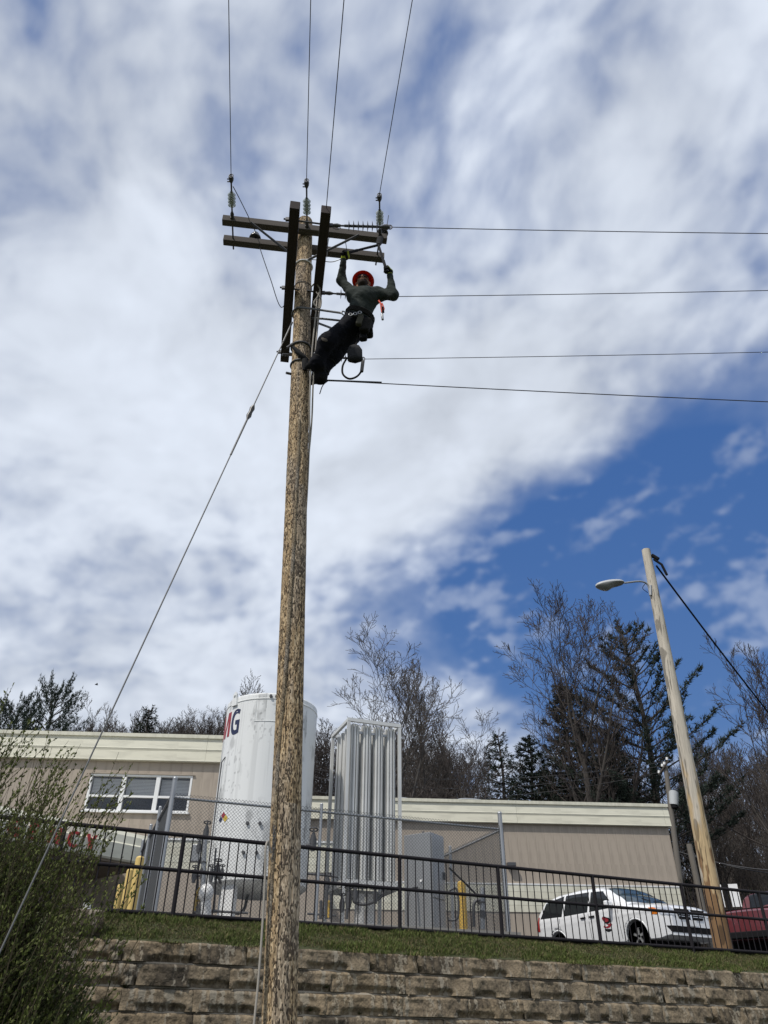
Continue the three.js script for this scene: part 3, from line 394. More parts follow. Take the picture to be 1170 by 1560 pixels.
// ================================================================== buildings
const bAz = 87, bTurn = (90 - bAz) * RAD;
function building(name, label, o, s0, s1, yB, yFas, yTop, depth, wins, band) {
  const g = thing(name, label, 'building', o, bTurn), R = rng(Math.round(s1 * 10 + 500)), pw = 0.372;
  const rects = wins ? [wins] : [];
  part('core', (() => { const gs = [box(s1 - s0 - 0.1, yFas - yB, 0.1, (s0 + s1) / 2, yB, -depth + 0.05), box(0.1, yFas - yB, depth - 0.1, s0 + 0.05, yB, -depth / 2), box(0.1, yFas - yB, depth - 0.1, s1 - 0.05, yB, -depth / 2)]; for (const w of rects) { gs.push(box(w[0] - s0 - 0.12, yFas - yB, 0.1, (s0 + 0.1 + w[0]) / 2, yB, -0.066), box(s1 - w[1] - 0.12, yFas - yB, 0.1, (w[1] + s1 - 0.1) / 2, yB, -0.066), box(w[1] - w[0], w[2] - yB, 0.1, (w[0] + w[1]) / 2, yB, -0.067), box(w[1] - w[0], yFas - w[3], 0.1, (w[0] + w[1]) / 2, w[3], -0.067)); } if (!rects.length) gs.push(box(s1 - s0 - 0.2, yFas - yB, 0.1, (s0 + s1) / 2, yB, -0.065)); return mergeGeometries(gs); })(), M.tanB, g);
  const geoC = {}; const board = (x, w, y0, y1, m, z = -0.035) => { const k = [w.toFixed(3), y0.toFixed(3), y1.toFixed(3)].join(); geoC[k] ??= box(w, y1 - y0, 0.06, 0, y0, 0); part('wall_panel', geoC[k], m, g).position.set(x, 0, z); };
  for (let s = s0; s < s1 - 0.02; s += pw) {
    const e = Math.min(s + pw, s1), w = e - s - 0.006, x = (s + e) / 2, m = R() < 0.5 ? M.tan : M.tanB; const hit = rects.find(q => e > q[0] && s < q[1]);
    const lo = band ? band[1] : yB;
    if (band) board(x, w, yB, band[0], m);
    if (hit) { board(x, w, lo, hit[2], m); board(x, w, hit[3], yFas, m); if (s < hit[0] - 0.02) board((s + hit[0]) / 2, hit[0] - s, hit[2] + 0.002, hit[3] - 0.002, m); if (e > hit[1] + 0.02) board((e + hit[1]) / 2, e - hit[1], hit[2] + 0.002, hit[3] - 0.002, m); } else board(x, w, lo, yFas, m);
  }
  if (band) { const n = 4, h = (band[1] - band[0]) / n; for (let k = 0; k < n; k++) { const L = box(s1 - s0, h - 0.008, 0.05, (s0 + s1) / 2, band[0] + k * h, 0); L.rotateX(0); part('siding_board', L, k & 1 ? M.cream : M.creamB, g).position.z = 0.0; } part('band_trim', box(s1 - s0 + 0.02, 0.05, 0.07, (s0 + s1) / 2, band[1] + 0.001, 0.006), M.white, g); }
  // fascia: three lapped metal courses in sections, and a coping
  const h = (yTop - yFas - 0.13) / 2, secL = 6.2;
  for (let s = s0 - 0.1; s < s1 + 0.1; s += secL) { const e = Math.min(s + secL, s1 + 0.1); for (let k = 0; k < 2; k++) { const p = [[0, 0], [0.15 - 0.02 * k, 0], [0.16 - 0.02 * k, 0.02], [0.15 - 0.02 * k, 0.04], [0.115 - 0.02 * k, h * 0.86], [0.13 - 0.02 * k, h], [0, h]]; const sh = new THREE.Shape(p.map(q => new THREE.Vector2(...q))); const ex = new THREE.ExtrudeGeometry(sh, { depth: e - s - 0.006, bevelEnabled: false }); ex.rotateY(-Math.PI / 2); ex.translate(e - 0.003, 0, 0); ex.rotateY(0); const q = ex.attributes.position; for (let i = 0; i < q.count; i++) { const x = q.getX(i), z = q.getZ(i); q.setZ(i, z); } part('fascia_panel', ex, k ? M.cream : M.creamB, g).position.y = yFas + k * h; } part('coping', box(e - s - 0.006, 0.125, 0.2, (s + e) / 2, yTop - 0.129, 0.06), M.cream, g); }
  for (const x of [s0 - 0.05, s1 + 0.05]) part('side_fascia', box(0.1, yTop - yFas - 0.01, depth - 0.1, x, yFas + 0.002, -depth / 2 - 0.06), M.creamB, g);
  part('roof', box(s1 - s0, 0.15, depth - 0.1, (s0 + s1) / 2, yTop - 0.25, -depth / 2 - 0.02), M.roof, g);
  return g;
}
const bL0 = atD(210, 1180, 28.5), bL = V(bL0.x, 0, bL0.z), bR0 = atD(740, 1219, 33.5), bR = V(bR0.x, 0, bR0.z), sL = (x, y) => sOf(onLine(x, y, bL, bAz), bL, bAz), sR = (x, y) => sOf(onLine(x, y, bR, bAz), bR, bAz);
{
  const oy = lotY(bL.x, bL.z), rel = y => EYE + y - oy, w0 = sL(133, 1206), w1 = sL(290, 1210);
  const wr = [w0, w1, rel(6.42), rel(7.65)];
  const g = building('clinic_building', 'long tan panel building with cream fascia and triple window behind the tank', bL.clone().setY(oy), sL(0, 1200) - 5.5, sL(412, 1200), -0.6, rel(8.1), rel(9.06), 11, wr);
  // triple sash window
  const W = (w1 - w0) / 3, H = wr[3] - wr[2];
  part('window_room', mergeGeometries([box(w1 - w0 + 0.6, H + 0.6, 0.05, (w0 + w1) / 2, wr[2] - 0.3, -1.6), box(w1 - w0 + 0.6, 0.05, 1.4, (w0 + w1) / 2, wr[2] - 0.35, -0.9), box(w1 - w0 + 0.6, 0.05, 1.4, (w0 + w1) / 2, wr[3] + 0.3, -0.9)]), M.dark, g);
  part('drip_cap', box(w1 - w0 + 0.14, 0.035, 0.08, (w0 + w1) / 2, wr[3] + 0.005, 0.012), M.tanB, g);
  for (let k = 0; k < 3; k++) {
    const x0 = w0 + k * W, x1 = x0 + W, xc = (x0 + x1) / 2, f = part('window', mergeGeometries([box(0.07, H, 0.12, x0 + 0.035, wr[2], -0.05), box(0.07, H, 0.12, x1 - 0.035, wr[2], -0.05), box(W - 0.142, 0.06, 0.12, xc, wr[2], -0.05), box(W - 0.142, 0.06, 0.12, xc, wr[3] - 0.06, -0.05)]), M.vinyl, g);
    const yM = wr[2] + H * 0.38; part('meeting_rail', box(W - 0.142, 0.07, 0.08, xc, yM, -0.04), M.vinyl, f);
    part('pane', box(W - 0.14, H - 0.12 - H * 0.38 - 0.01, 0.006, xc, yM + 0.07, -0.07), M.glass, f); part('pane', box(W - 0.14, H * 0.38 - 0.06, 0.006, xc, wr[2] + 0.06, -0.055), M.glass, f);
    const n = 12, bl = []; for (let q = 0; q < n; q++) { const s = box(W - 0.18, 0.038, 0.004, 0, 0, 0); s.rotateX(0.5); s.translate(xc, yM + 0.08 + q * (H * 0.6 - 0.16) / n, -0.17 - 0.02 * k); bl.push(s); }
    part('blind', mergeGeometries(bl), M.blind, f);
  }
  part('window_sill', box(w1 - w0 + 0.12, 0.05, 0.17, (w0 + w1) / 2, wr[2] - 0.052, 0), M.vinyl, g);
}
{
  const oy = lotY(bR.x, bR.z), rel = y => EYE + y - oy;
  const g = building('clinic_wing', 'lower tan panel wing with cream fascia and pale siding band behind the white van', bR.clone().setY(oy), sR(330, 1230), sR(1012, 1230), -0.6, rel(7.5), rel(8.4), 10, null, [rel(4.26), rel(5.22)]);
  for (const [x, d, y0, y1] of [[608, 24, 1216, 1206], [700, 48, 1219, 1209]]) { const a = onLine(x, y0, bR, bAz).addScaledVector(dirAz(-3), 1.2), s = 33.2 / 1172 * d, t = part(numbered('roof_guard_rail'), tube(curve([V(0, -0.4, 0), V(0, 0.12, 0), V(0.12, 0.26, 0), V(s - 0.12, 0.22, 0), V(s, 0.08, 0), V(s, -0.4, 0)], 30), 0.045, 8), M.galv, scene); t.position.set(a.x, EYE + 8.45, a.z); t.rotation.y = bTurn; tag(t, d < 30 ? 'short bent steel guard rail on the roof beside the finned tower' : 'long bent steel guard rail on the roof edge of the lower wing', 'guard rail'); }
  const p = onLine(778, 1318, bR, bAz), l = new RoundedBoxGeometry(0.34, 0.14, 0.26, 2, 0.02); wpart('wall_lamp', l.rotateY(bTurn).translate(p.x + 0.005, p.y, p.z + 0.13), M.steel, g);
}
{ // low cream block joining the two, seen behind tank and tower
  const a = atD(252, 1296, 25.5), b = onLine(507, 1296, a, bAz), y0 = lotY(a.x, a.z), L = a.distanceTo(b), yb = atD(380, 1319, 24.3).y - y0, yt = atD(380, 1273, 24.3).y - y0;
  const g = thing('link_block', 'low block with cream siding band seen behind the white tank legs', 'building', V(a.x, y0, a.z), bTurn);
  part('wall', box(L, yb + 0.5, 1.1, L / 2, -0.5, -0.6), M.tan, g); const n = 4, h = (yt - yb) / n; for (let k = 0; k < n; k++) part('siding_board', box(L + 0.04, h - 0.008, 1.14, L / 2, yb + k * h, -0.6), k & 1 ? M.cream : M.creamB, g); part('cap', box(L + 0.1, 0.06, 1.2, L / 2, yt, -0.6), M.white, g);
}
{ // entrance canopy with red lettering
  const r = atD(236, 1291, 26.2), az = 41, d = dirAz(az), L = 9.5, g = thing('entrance_canopy', 'cream entrance canopy with red EMERGENCY lettering beside the leafy shrub', 'canopy', V(r.x, lotY(r.x, r.z), r.z), (90 - az) * RAD);
  const yb = atD(236, 1322, 26.2).y - g.position.y, yt = atD(236, 1277, 26.2).y - g.position.y, sh = new THREE.Shape([[0, yb], [0.16, yb], [0.2, yb + 0.05], [0.2, yb + 0.45], [0.13, yb + 0.5], [0.1, yt - 0.12], [0.02, yt], [-3.2, yt + 0.08], [-3.2, yb]].map(q => new THREE.Vector2(...q)));
  const ex = new THREE.ExtrudeGeometry(sh, { depth: L, bevelEnabled: false }); ex.rotateY(-Math.PI / 2); part('canopy_roof', ex, M.cream, g);
  part('soffit', box(L - 0.2, 0.04, 3.2, -L / 2, yb - 0.045, -1.55), M.tanB, g);
  for (const x of [-L + 0.6, -4.8]) part('column', box(0.36, yb - 0.05 + 0.3, 0.36, x, -0.3, -0.5), M.tan, g);
  part('back_wall', box(L + 1.5, yb - 0.05, 0.2, -L / 2 - 0.6, 0, -3.1), M.tanB, g);
  const word = 'EMERGENCY', step = 0.58; [...word].forEach((c, k) => { const t = new TextGeometry(c, { font, size: 0.42, depth: 0.05, curveSegments: 4, bevelEnabled: false }); t.translate(-2.45 - (word.length - 1 - k) * step, yb + 0.12, 0.185); part('letter', t, M.red, g); });
}
// ================================================================== vehicles
function interp(tab, x) { if (x <= tab[0][0]) return tab[0][1]; for (let i = 1; i < tab.length; i++) if (x <= tab[i][0]) { const t = (x - tab[i - 1][0]) / (tab[i][0] - tab[i - 1][0]); return lerp(tab[i - 1][1], tab[i][1], t * t * (3 - 2 * t) * 0.5 + t * 0.5); } return tab[tab.length - 1][1]; }
function carShape(S) {                                                       // x = 0 nose .. L tail, y up, z half width
  const top = x => interp(S.top, x), wid = x => interp(S.wid, x), yb = x => interp(S.bot, x);
  const w = (x, y) => { const t = top(x), r = Math.min(S.round, (t - yb(x)) * 0.4), q = clamp((y - (t - r)) / r), lo = clamp((S.belt - y) / (S.belt - 0.2)); let k = 1 - 0.075 * lo * lo - S.tumble * clamp((y - S.belt) / (S.H - S.belt)); k *= 1 + 0.008 * Math.exp(-(((y - S.crease) / 0.035) ** 2)); return wid(x) * k * Math.pow(1 - Math.pow(q, 2.6), 1 / 2.6); };
  const topAt = (x, z) => { let a = yb(x), b = top(x); for (let i = 0; i < 24; i++) { const m = (a + b) / 2; w(x, m) > Math.abs(z) && m < top(x) ? a = m : b = m; } return a; };
  const arch = (x, y) => S.wheels.some(c => Math.hypot(x - c, y - S.wr) < S.wr + 0.055 && y < S.wr + 0.4);
  const nx = 220, half = [], ny = 40; for (let k = 0; k <= ny; k++) { const t = k / ny; half.push(1 - Math.pow(1 - t, 1.7)); }
  const sec = x => { const r = [V(x, yb(x), 0)]; for (const s of half) { const y = lerp(yb(x), top(x), s); let z = w(x, y); if (arch(x, y)) z -= 0.26; r.push(V(x, y, Math.max(z, 0))); } return r; };
  const xs = []; for (let i = 0; i <= nx; i++) { const t = i / nx; xs.push(S.L * t); }
  const secs = xs.map(sec), M2 = secs[0].length; const body = grid(nx, M2 * 2 - 2, (u, v) => { const s = secs[Math.round(u * nx)], j = Math.round(v * (M2 * 2 - 2)); const q = j < M2 ? s[j] : s[2 * M2 - 2 - j]; return V(q.x, q.y, j < M2 ? q.z : -q.z); });
  const caps = [0, nx].map(i => { const s = secs[i], B = new GB(); for (let k = 1; k < M2 - 1; k++) B.quad(V(s[k].x, s[k].y, s[k].z), V(s[k + 1].x, s[k + 1].y, s[k + 1].z), V(s[k + 1].x, s[k + 1].y, -s[k + 1].z), V(s[k].x, s[k].y, -s[k].z)); return B.get(); });
  const sidePatch = (c, sd, off = 0.005, n = 10) => grid(n, n, (u, v) => { const x = lerp(lerp(c[0][0], c[1][0], u), lerp(c[3][0], c[2][0], u), v), y = lerp(lerp(c[0][1], c[1][1], u), lerp(c[3][1], c[2][1], u), v); return V(x, y, sd * (w(x, y) + off)); });
  const topPatch = (x0, x1, f0, f1, off = 0.006, n = 12) => grid(n, n, (u, v) => { const z = lerp(-1, 1, u) * lerp(f0, f1, v), x = lerp(x0, x1, v) + S.bow * u * (1 - u) * -4; return V(x, topAt(x, z * wid(x)) + off, z * wid(x)); });
  return { body: mergeGeometries([body, ...caps]), sidePatch, topPatch, w, top, topAt, wid, yb };
}
function wheel(parent, x, y, z, r, sd) {
  const prof = [[r * 0.62, -0.1], [r * 0.93, -0.11], [r, -0.08], [r, 0.08], [r * 0.93, 0.11], [r * 0.66, 0.1], [r * 0.62, 0.06]].map(q => new THREE.Vector2(...q)); const t = new THREE.LatheGeometry(prof, 28); t.rotateX(Math.PI / 2); t.scale(1, 1, sd); const w = new THREE.Group(); w.name = 'wheel'; w.position.set(x, y, z); parent.add(w); part('tyre', t, M.rubber, w);
  const rim = new THREE.LatheGeometry([[0, 0.02], [r * 0.2, 0.03], [r * 0.25, -0.03], [r * 0.55, -0.03], [r * 0.6, 0.07], [r * 0.66, 0.09]].map(q => new THREE.Vector2(...q)), 28); rim.rotateX(Math.PI / 2); rim.scale(1, 1, sd); const gs = []; for (let k = 0; k < 5; k++) { const b = new THREE.BoxGeometry(r * 0.17, r * 0.5, 0.03); b.translate(0, r * 0.36, 0.035 * sd); b.rotateZ(k / 5 * Math.PI * 2); gs.push(b); } part('rim', mergeGeometries([rim.toNonIndexed(), ...gs.map(q => q.toNonIndexed())]), M.alloy, w);
}
M.carWhite = new THREE.MeshPhysicalMaterial({ color: new THREE.Color().setRGB(0.80, 0.80, 0.80), roughness: 0.35, clearcoat: 1, clearcoatRoughness: 0.08, side: THREE.DoubleSide });
M.carRed = new THREE.MeshPhysicalMaterial({ color: new THREE.Color().setRGB(0.11, 0.007, 0.010), roughness: 0.4, clearcoat: 1, clearcoatRoughness: 0.1, side: THREE.DoubleSide });
M.carGlass = mat(0.012, 0.014, 0.016, 0.04); M.windshield = mat(0.035, 0.055, 0.065, 0.04); M.alloy = mat(0.55, 0.56, 0.57, 0.3, { metalness: 0.85 }); M.chrome = mat(0.7, 0.7, 0.7, 0.12, { metalness: 1 }); M.trim = dull(0.010, 0.010, 0.011); M.lens = new THREE.MeshPhysicalMaterial({ color: new THREE.Color().setRGB(0.62, 0.63, 0.65), roughness: 0.08, metalness: 0.55, clearcoat: 1, side: THREE.DoubleSide }); M.amber = mat(0.6, 0.16, 0.01, 0.2); M.tail = mat(0.32, 0.01, 0.01, 0.2);
{
  const S = { L: 5.15, H: 1.75, belt: 1.02, tumble: 0.2, round: 0.2, crease: 0.86, bow: 0.11, wheels: [0.98, 4.06], wr: 0.335, top: [[0, 0.84], [0.05, 0.94], [0.18, 1.0], [0.6, 1.09], [1.2, 1.17], [1.6, 1.41], [2.05, 1.64], [2.5, 1.73], [3.2, 1.76], [4.1, 1.74], [4.65, 1.66], [4.92, 1.4], [5.06, 1.08], [5.15, 0.7]], wid: [[0, 0.66], [0.06, 0.78], [0.16, 0.88], [0.32, 0.945], [0.8, 0.99], [1.5, 1.0], [4.2, 1.0], [4.8, 0.97], [5.05, 0.92], [5.15, 0.85]], bot: [[0, 0.3], [0.3, 0.22], [4.8, 0.24], [5.15, 0.38]] };
  const C = carShape(S), c = atD(948, 1440, 25), az = 152, y = lotY(c.x, c.z) + 0.02, g = thing('minivan', 'white minivan parked behind the black railing in front of the tan wing', 'van', V(c.x, y, c.z), (90 - az) * RAD + Math.PI), o = -S.L / 2;
  // local: nose at -x end of shape; turn puts the nose toward az
  const add = (n, geo, m, par = g) => { geo.translate(o, 0, 0); return part(n, geo, m, par); };
  add('body', C.body, M.carWhite);
  for (const sd of [1, -1]) {
    for (const q of [[[1.62, 1.07], [2.62, 1.06], [2.6, 1.56], [2.12, 1.53]], [[2.7, 1.06], [3.72, 1.06], [3.68, 1.6], [2.68, 1.57]], [[3.8, 1.06], [4.82, 1.1], [4.6, 1.5], [3.76, 1.6]]]) add('side_window', C.sidePatch(q, sd), M.carGlass);
    for (const x of [1.5, 2.66, 3.9]) add('door_seam', C.sidePatch([[x, 0.32], [x + 0.014, 0.32], [x + 0.014, 1.02], [x, 1.02]], sd, 0.003, 6), M.trim);
    for (const x of [2.42, 2.78]) { const z = C.w(x + 0.1, 0.93); add('door_handle', new RoundedBoxGeometry(0.2, 0.045, 0.04, 2, 0.015).translate(x + 0.1, 0.93, sd * (z + 0.018)), M.trim); }
    const mz = C.w(1.75, 1.12); const mr = add('mirror', new RoundedBoxGeometry(0.12, 0.17, 0.24, 3, 0.04).translate(1.72, 1.14, sd * (mz + 0.13)), M.carWhite); add('mirror_glass', new THREE.PlaneGeometry(0.2, 0.13).rotateY(Math.PI / 2).translate(1.785, 1.14, sd * (mz + 0.13)), M.carGlass, mr);
    for (const x of S.wheels) { const r = S.wr + 0.06, pts = []; for (let k = 0; k <= 24; k++) { const a = lerp(-0.12, Math.PI + 0.12, k / 24), px = x + Math.cos(a) * r, py = S.wr + Math.sin(a) * r; pts.push(V(px, py, sd * (C.w(px, Math.max(py, 0.26)) - 0.012))); } add('wheel_arch', tube(pts, 0.024, 8), M.carWhite); }
    add('tail_lamp', C.sidePatch([[4.86, 0.78], [5.12, 0.78], [5.02, 1.16], [4.88, 1.16]], sd, 0.008, 6), M.tail);
    for (const x of S.wheels) wheel(g, o + x, S.wr, sd * (1.0 - 0.16), S.wr, sd);
  }
  for (const x of S.wheels) add('wheel_well', new THREE.CylinderGeometry(S.wr + 0.04, S.wr + 0.04, 1.36, 24, 1, false).rotateX(Math.PI / 2).translate(x, S.wr + 0.01, 0), M.black);
  add('windshield', C.topPatch(1.32, 2.12, 0.8, 0.7), M.windshield); add('rear_window', C.topPatch(5.0, 4.7, 0.74, 0.68), M.carGlass);
  for (const sd of [-1, 1]) add('wiper', tube([V(1.3, C.topAt(1.3, 0.1) + 0.03, sd * 0.05 + 0.1), V(1.42, C.topAt(1.42, 0.5) + 0.03, sd * 0.4 + 0.25)], 0.01, 5), M.trim);
  // nose: grille in four quarters with a cross, lower intake, bumper lip
  const nose = (z, y) => { let a = 0, b = 1.2; for (let i = 0; i < 26; i++) { const m = (a + b) / 2; (C.top(m) > y && C.w(m, y) > Math.abs(z)) ? b = m : a = m; } return b; };
  const front = (z0, z1, y0, y1, off, n = 10, k = 0) => grid(n, n, (u, v) => { const y = lerp(y0, y1, v), z = lerp(z0, z1, u) * (1 - k * (1 - v)); return V(nose(z, y) - off, y, z); });
  const gr = add('grille', front(-0.52, 0.52, 0.66, 0.9, 0.014, 14, 0.22), M.trim); for (const [a, b, c2, d] of [[-0.46, -0.05, 0.765, 0.795], [0.05, 0.46, 0.765, 0.795], [-0.025, 0.025, 0.66, 0.9], [-0.44, -0.05, 0.83, 0.84], [0.05, 0.44, 0.83, 0.84], [-0.42, -0.05, 0.72, 0.73], [0.05, 0.42, 0.72, 0.73]]) add('grille_bar', front(a, b, c2, d, 0.022), M.chrome, gr);
  for (const sd of [-1, 1]) { const hl = add('headlight', front(sd * 0.56, sd * 0.92, 0.74, 0.94, 0.016, 12, 0.05), M.lens); add('turn_lamp', front(sd * 0.9, sd * 0.945, 0.76, 0.93, 0.022, 6), M.amber, hl); for (const z of [0.66, 0.79]) add('lamp_reflector', front(sd * (z - 0.05), sd * (z + 0.05), 0.79, 0.88, 0.022, 6), M.chrome, hl); }
  add('lower_intake', front(-0.8, 0.8, 0.36, 0.5, 0.014, 16, 0.12), M.trim); add('bumper_lip', front(-0.7, 0.7, 0.29, 0.33, 0.02, 14), M.carWhite); add('plate', box(0.005, 0.13, 0.3, nose(0, 0.5) - 0.03, 0.52, 0), M.vinyl);
  // door emblem: dark red and black scroll
  { const ep = (cx, cy, rx, ry, tilt, off, sd) => grid(14, 3, (u, v) => { const a = u * 6.2832, e = rx * v * Math.cos(a), f = ry * v * Math.sin(a) * (1 + 0.25 * Math.sin(3 * a)), x = cx + e * Math.cos(tilt) - f * Math.sin(tilt), y = cy + e * Math.sin(tilt) + f * Math.cos(tilt); return V(x, y, sd * (C.w(x, y) + off)); }); for (const sd of [1, -1]) for (const [dx, dy, rx, ry, tl, m, o2] of [[0, 0.1, 0.16, 0.08, 0.3, M.trim, 0.005], [0.03, 0.11, 0.12, 0.05, 0.3, M.maroon, 0.008], [-0.02, -0.04, 0.17, 0.045, -0.1, M.maroon, 0.005], [0.04, -0.03, 0.08, 0.02, 0.1, M.vinyl, 0.008], [0.0, -0.14, 0.13, 0.035, 0.1, M.trim, 0.005]]) add('emblem', ep(1.98 + dx, 0.7 + dy, rx, ry, tl, o2, sd), m); }
  add('antenna', tube([V(2.9, 1.74, 0), V(3.0, 1.83, 0)], 0.012, 6), M.trim);
}
{
  const S = { L: 5.6, H: 1.85, belt: 1.12, tumble: 0.2, round: 0.13, crease: 0.95, bow: 0.06, wheels: [0.95, 4.45], wr: 0.38, top: [[0, 0.95], [0.1, 1.08], [1.3, 1.18], [1.45, 1.22], [2.05, 1.8], [2.3, 1.86], [3.3, 1.85], [3.45, 1.78], [3.62, 1.22], [3.7, 1.16], [5.5, 1.16], [5.6, 1.1]], wid: [[0, 0.86], [0.3, 0.95], [5.5, 0.96], [5.6, 0.94]], bot: [[0, 0.42], [5.6, 0.45]] };
  const C = carShape(S), c = atD(1196, 1440, 26.5), az = 42, y = lotY(c.x, c.z) + 0.02, g = thing('pickup_truck', 'dark red pickup truck parked beyond the wooden lamp pole', 'truck', V(c.x, y, c.z), (90 - az) * RAD + Math.PI), o = -S.L / 2 - 0.6;
  const add = (n, geo, m, par = g) => { geo.translate(o, 0, 0); return part(n, geo, m, par); };
  add('body', C.body, M.carRed);
  for (const sd of [1, -1]) { add('side_window', C.sidePatch([[1.75, 1.16], [2.6, 1.16], [2.6, 1.7], [2.12, 1.68]], sd), M.carGlass); add('side_window', C.sidePatch([[2.68, 1.16], [3.35, 1.16], [3.25, 1.7], [2.68, 1.7]], sd), M.carGlass); add('door_handle', new RoundedBoxGeometry(0.2, 0.045, 0.04, 2, 0.015).translate(2.5, 1.02, sd * (C.w(2.5, 1.02) + 0.018)), M.trim); add('tail_lamp', C.sidePatch([[5.46, 0.75], [5.585, 0.75], [5.585, 1.08], [5.46, 1.08]], sd, 0.008, 4), M.tail); for (const x of S.wheels) wheel(g, o + x, S.wr, sd * 0.82, S.wr, sd); }
  for (const x of S.wheels) add('wheel_well', new THREE.CylinderGeometry(S.wr + 0.04, S.wr + 0.04, 1.36, 24).rotateX(Math.PI / 2).translate(x, S.wr + 0.01, 0), M.black);
  add('rear_window', C.topPatch(3.6, 3.44, 0.7, 0.64, 0.02), M.carGlass); add('bed_floor', box(1.75, 0.02, 1.6, 4.62, 1.165, 0), M.trim); add('bumper', new RoundedBoxGeometry(0.16, 0.16, 1.8, 2, 0.03).translate(5.66, 0.55, 0), M.trim);
}
// ================================================================== wooden lamp pole behind the railing
{
  const D = 17, b = atD(1101, 1440, D), t = atD(984, 838, D), base = b.clone().add(V(0, 0, 0)); const y0 = lotY(b.x, b.z) - 0.1; const dir = V(0, 0, 0).subVectors(t, b).normalize(); base.addScaledVector(dir, (y0 - b.y) / dir.y);
  const g = thing('lamp_pole', 'bare wooden pole carrying a street lamp, in front of the white van nose', 'street lamp', base), n = 60, L = base.distanceTo(t), P = s => base.clone().addScaledVector(dir, s);
  const pts = [], rad = []; for (let k = 0; k <= n; k++) { pts.push(P(L * k / n)); rad.push(lerp(0.165, 0.10, k / n)); } wpart('pole', tube(pts, rad, 20), M.lampPole, g);
  const toT = (px, py, d = D) => atD(px, py, d);
  const a = toT(990, 904, D - 0.1), hEnd = toT(951, 888, D - 0.35); wpart('arm', tube(curve([a, toT(986, 890, D - 0.13), toT(978, 886, D - 0.2), hEnd], 20), 0.022, 8), M.galv, g); wpart('arm_bracket', tube([toT(991, 892, D - 0.1), toT(991, 907, D - 0.1)], 0.035, 8), M.galv, g); wpart('lamp_wire', tube(curve([toT(983, 889, D - 0.2), toT(979, 896, D - 0.2), toT(987, 903, D - 0.12)], 12), 0.007, 5), M.black, g);
  // cobra head
  const tip = toT(907, 893, D - 0.6), ax = V(0, 0, 0).subVectors(tip, hEnd), Lh = ax.length(); ax.normalize(); const sd = V(0, 0, 0).crossVectors(ax, V(0, 1, 0)).normalize(), up = V(0, 0, 0).crossVectors(sd, ax).normalize();
  const sect = (u) => [0.05 + 0.115 * Math.pow(Math.sin(Math.PI * clamp(0.12 + 0.8 * u)), 0.9), 0.045 + 0.05 * Math.sin(Math.PI * clamp(0.1 + 0.8 * u)), -0.03 - 0.11 * Math.exp(-(((u - 0.66) / 0.25) ** 2))];
  const hd = (lo) => grid(28, 20, (u, v) => { const [w, h, d] = sect(u), e = Math.pow(clamp(1 - ((u - 0.5) / 0.5) ** 8), 0.5), aa = v * Math.PI, x = Math.cos(aa) * w * e, y = (lo ? d : h) * Math.sin(aa) * e; return hEnd.clone().addScaledVector(ax, Lh * u).addScaledVector(sd, x).addScaledVector(up, y); });
  const head = wpart('lamp_head', hd(false), mat(0.46, 0.47, 0.47, 0.5), g); wpart('lamp_lens', hd(true), mat(0.20, 0.205, 0.20, 0.25), head);
  wpart('cable_clamp', tube([toT(993, 846), toT(1003, 852)], 0.05, 8), M.black, g); wpart('cable_clamp', tube([toT(996, 852), toT(1008, 860), toT(1016, 876)], 0.03, 6), M.black, g);
  const cb = part(numbered('service_cable'), tube(sag(toT(1000, 862), atD(1300, 1240, 30), 0.25, 24), 0.022, 6), M.black, scene); tag(cb, 'thick black service cable running down from the lamp pole top', 'cable');
}
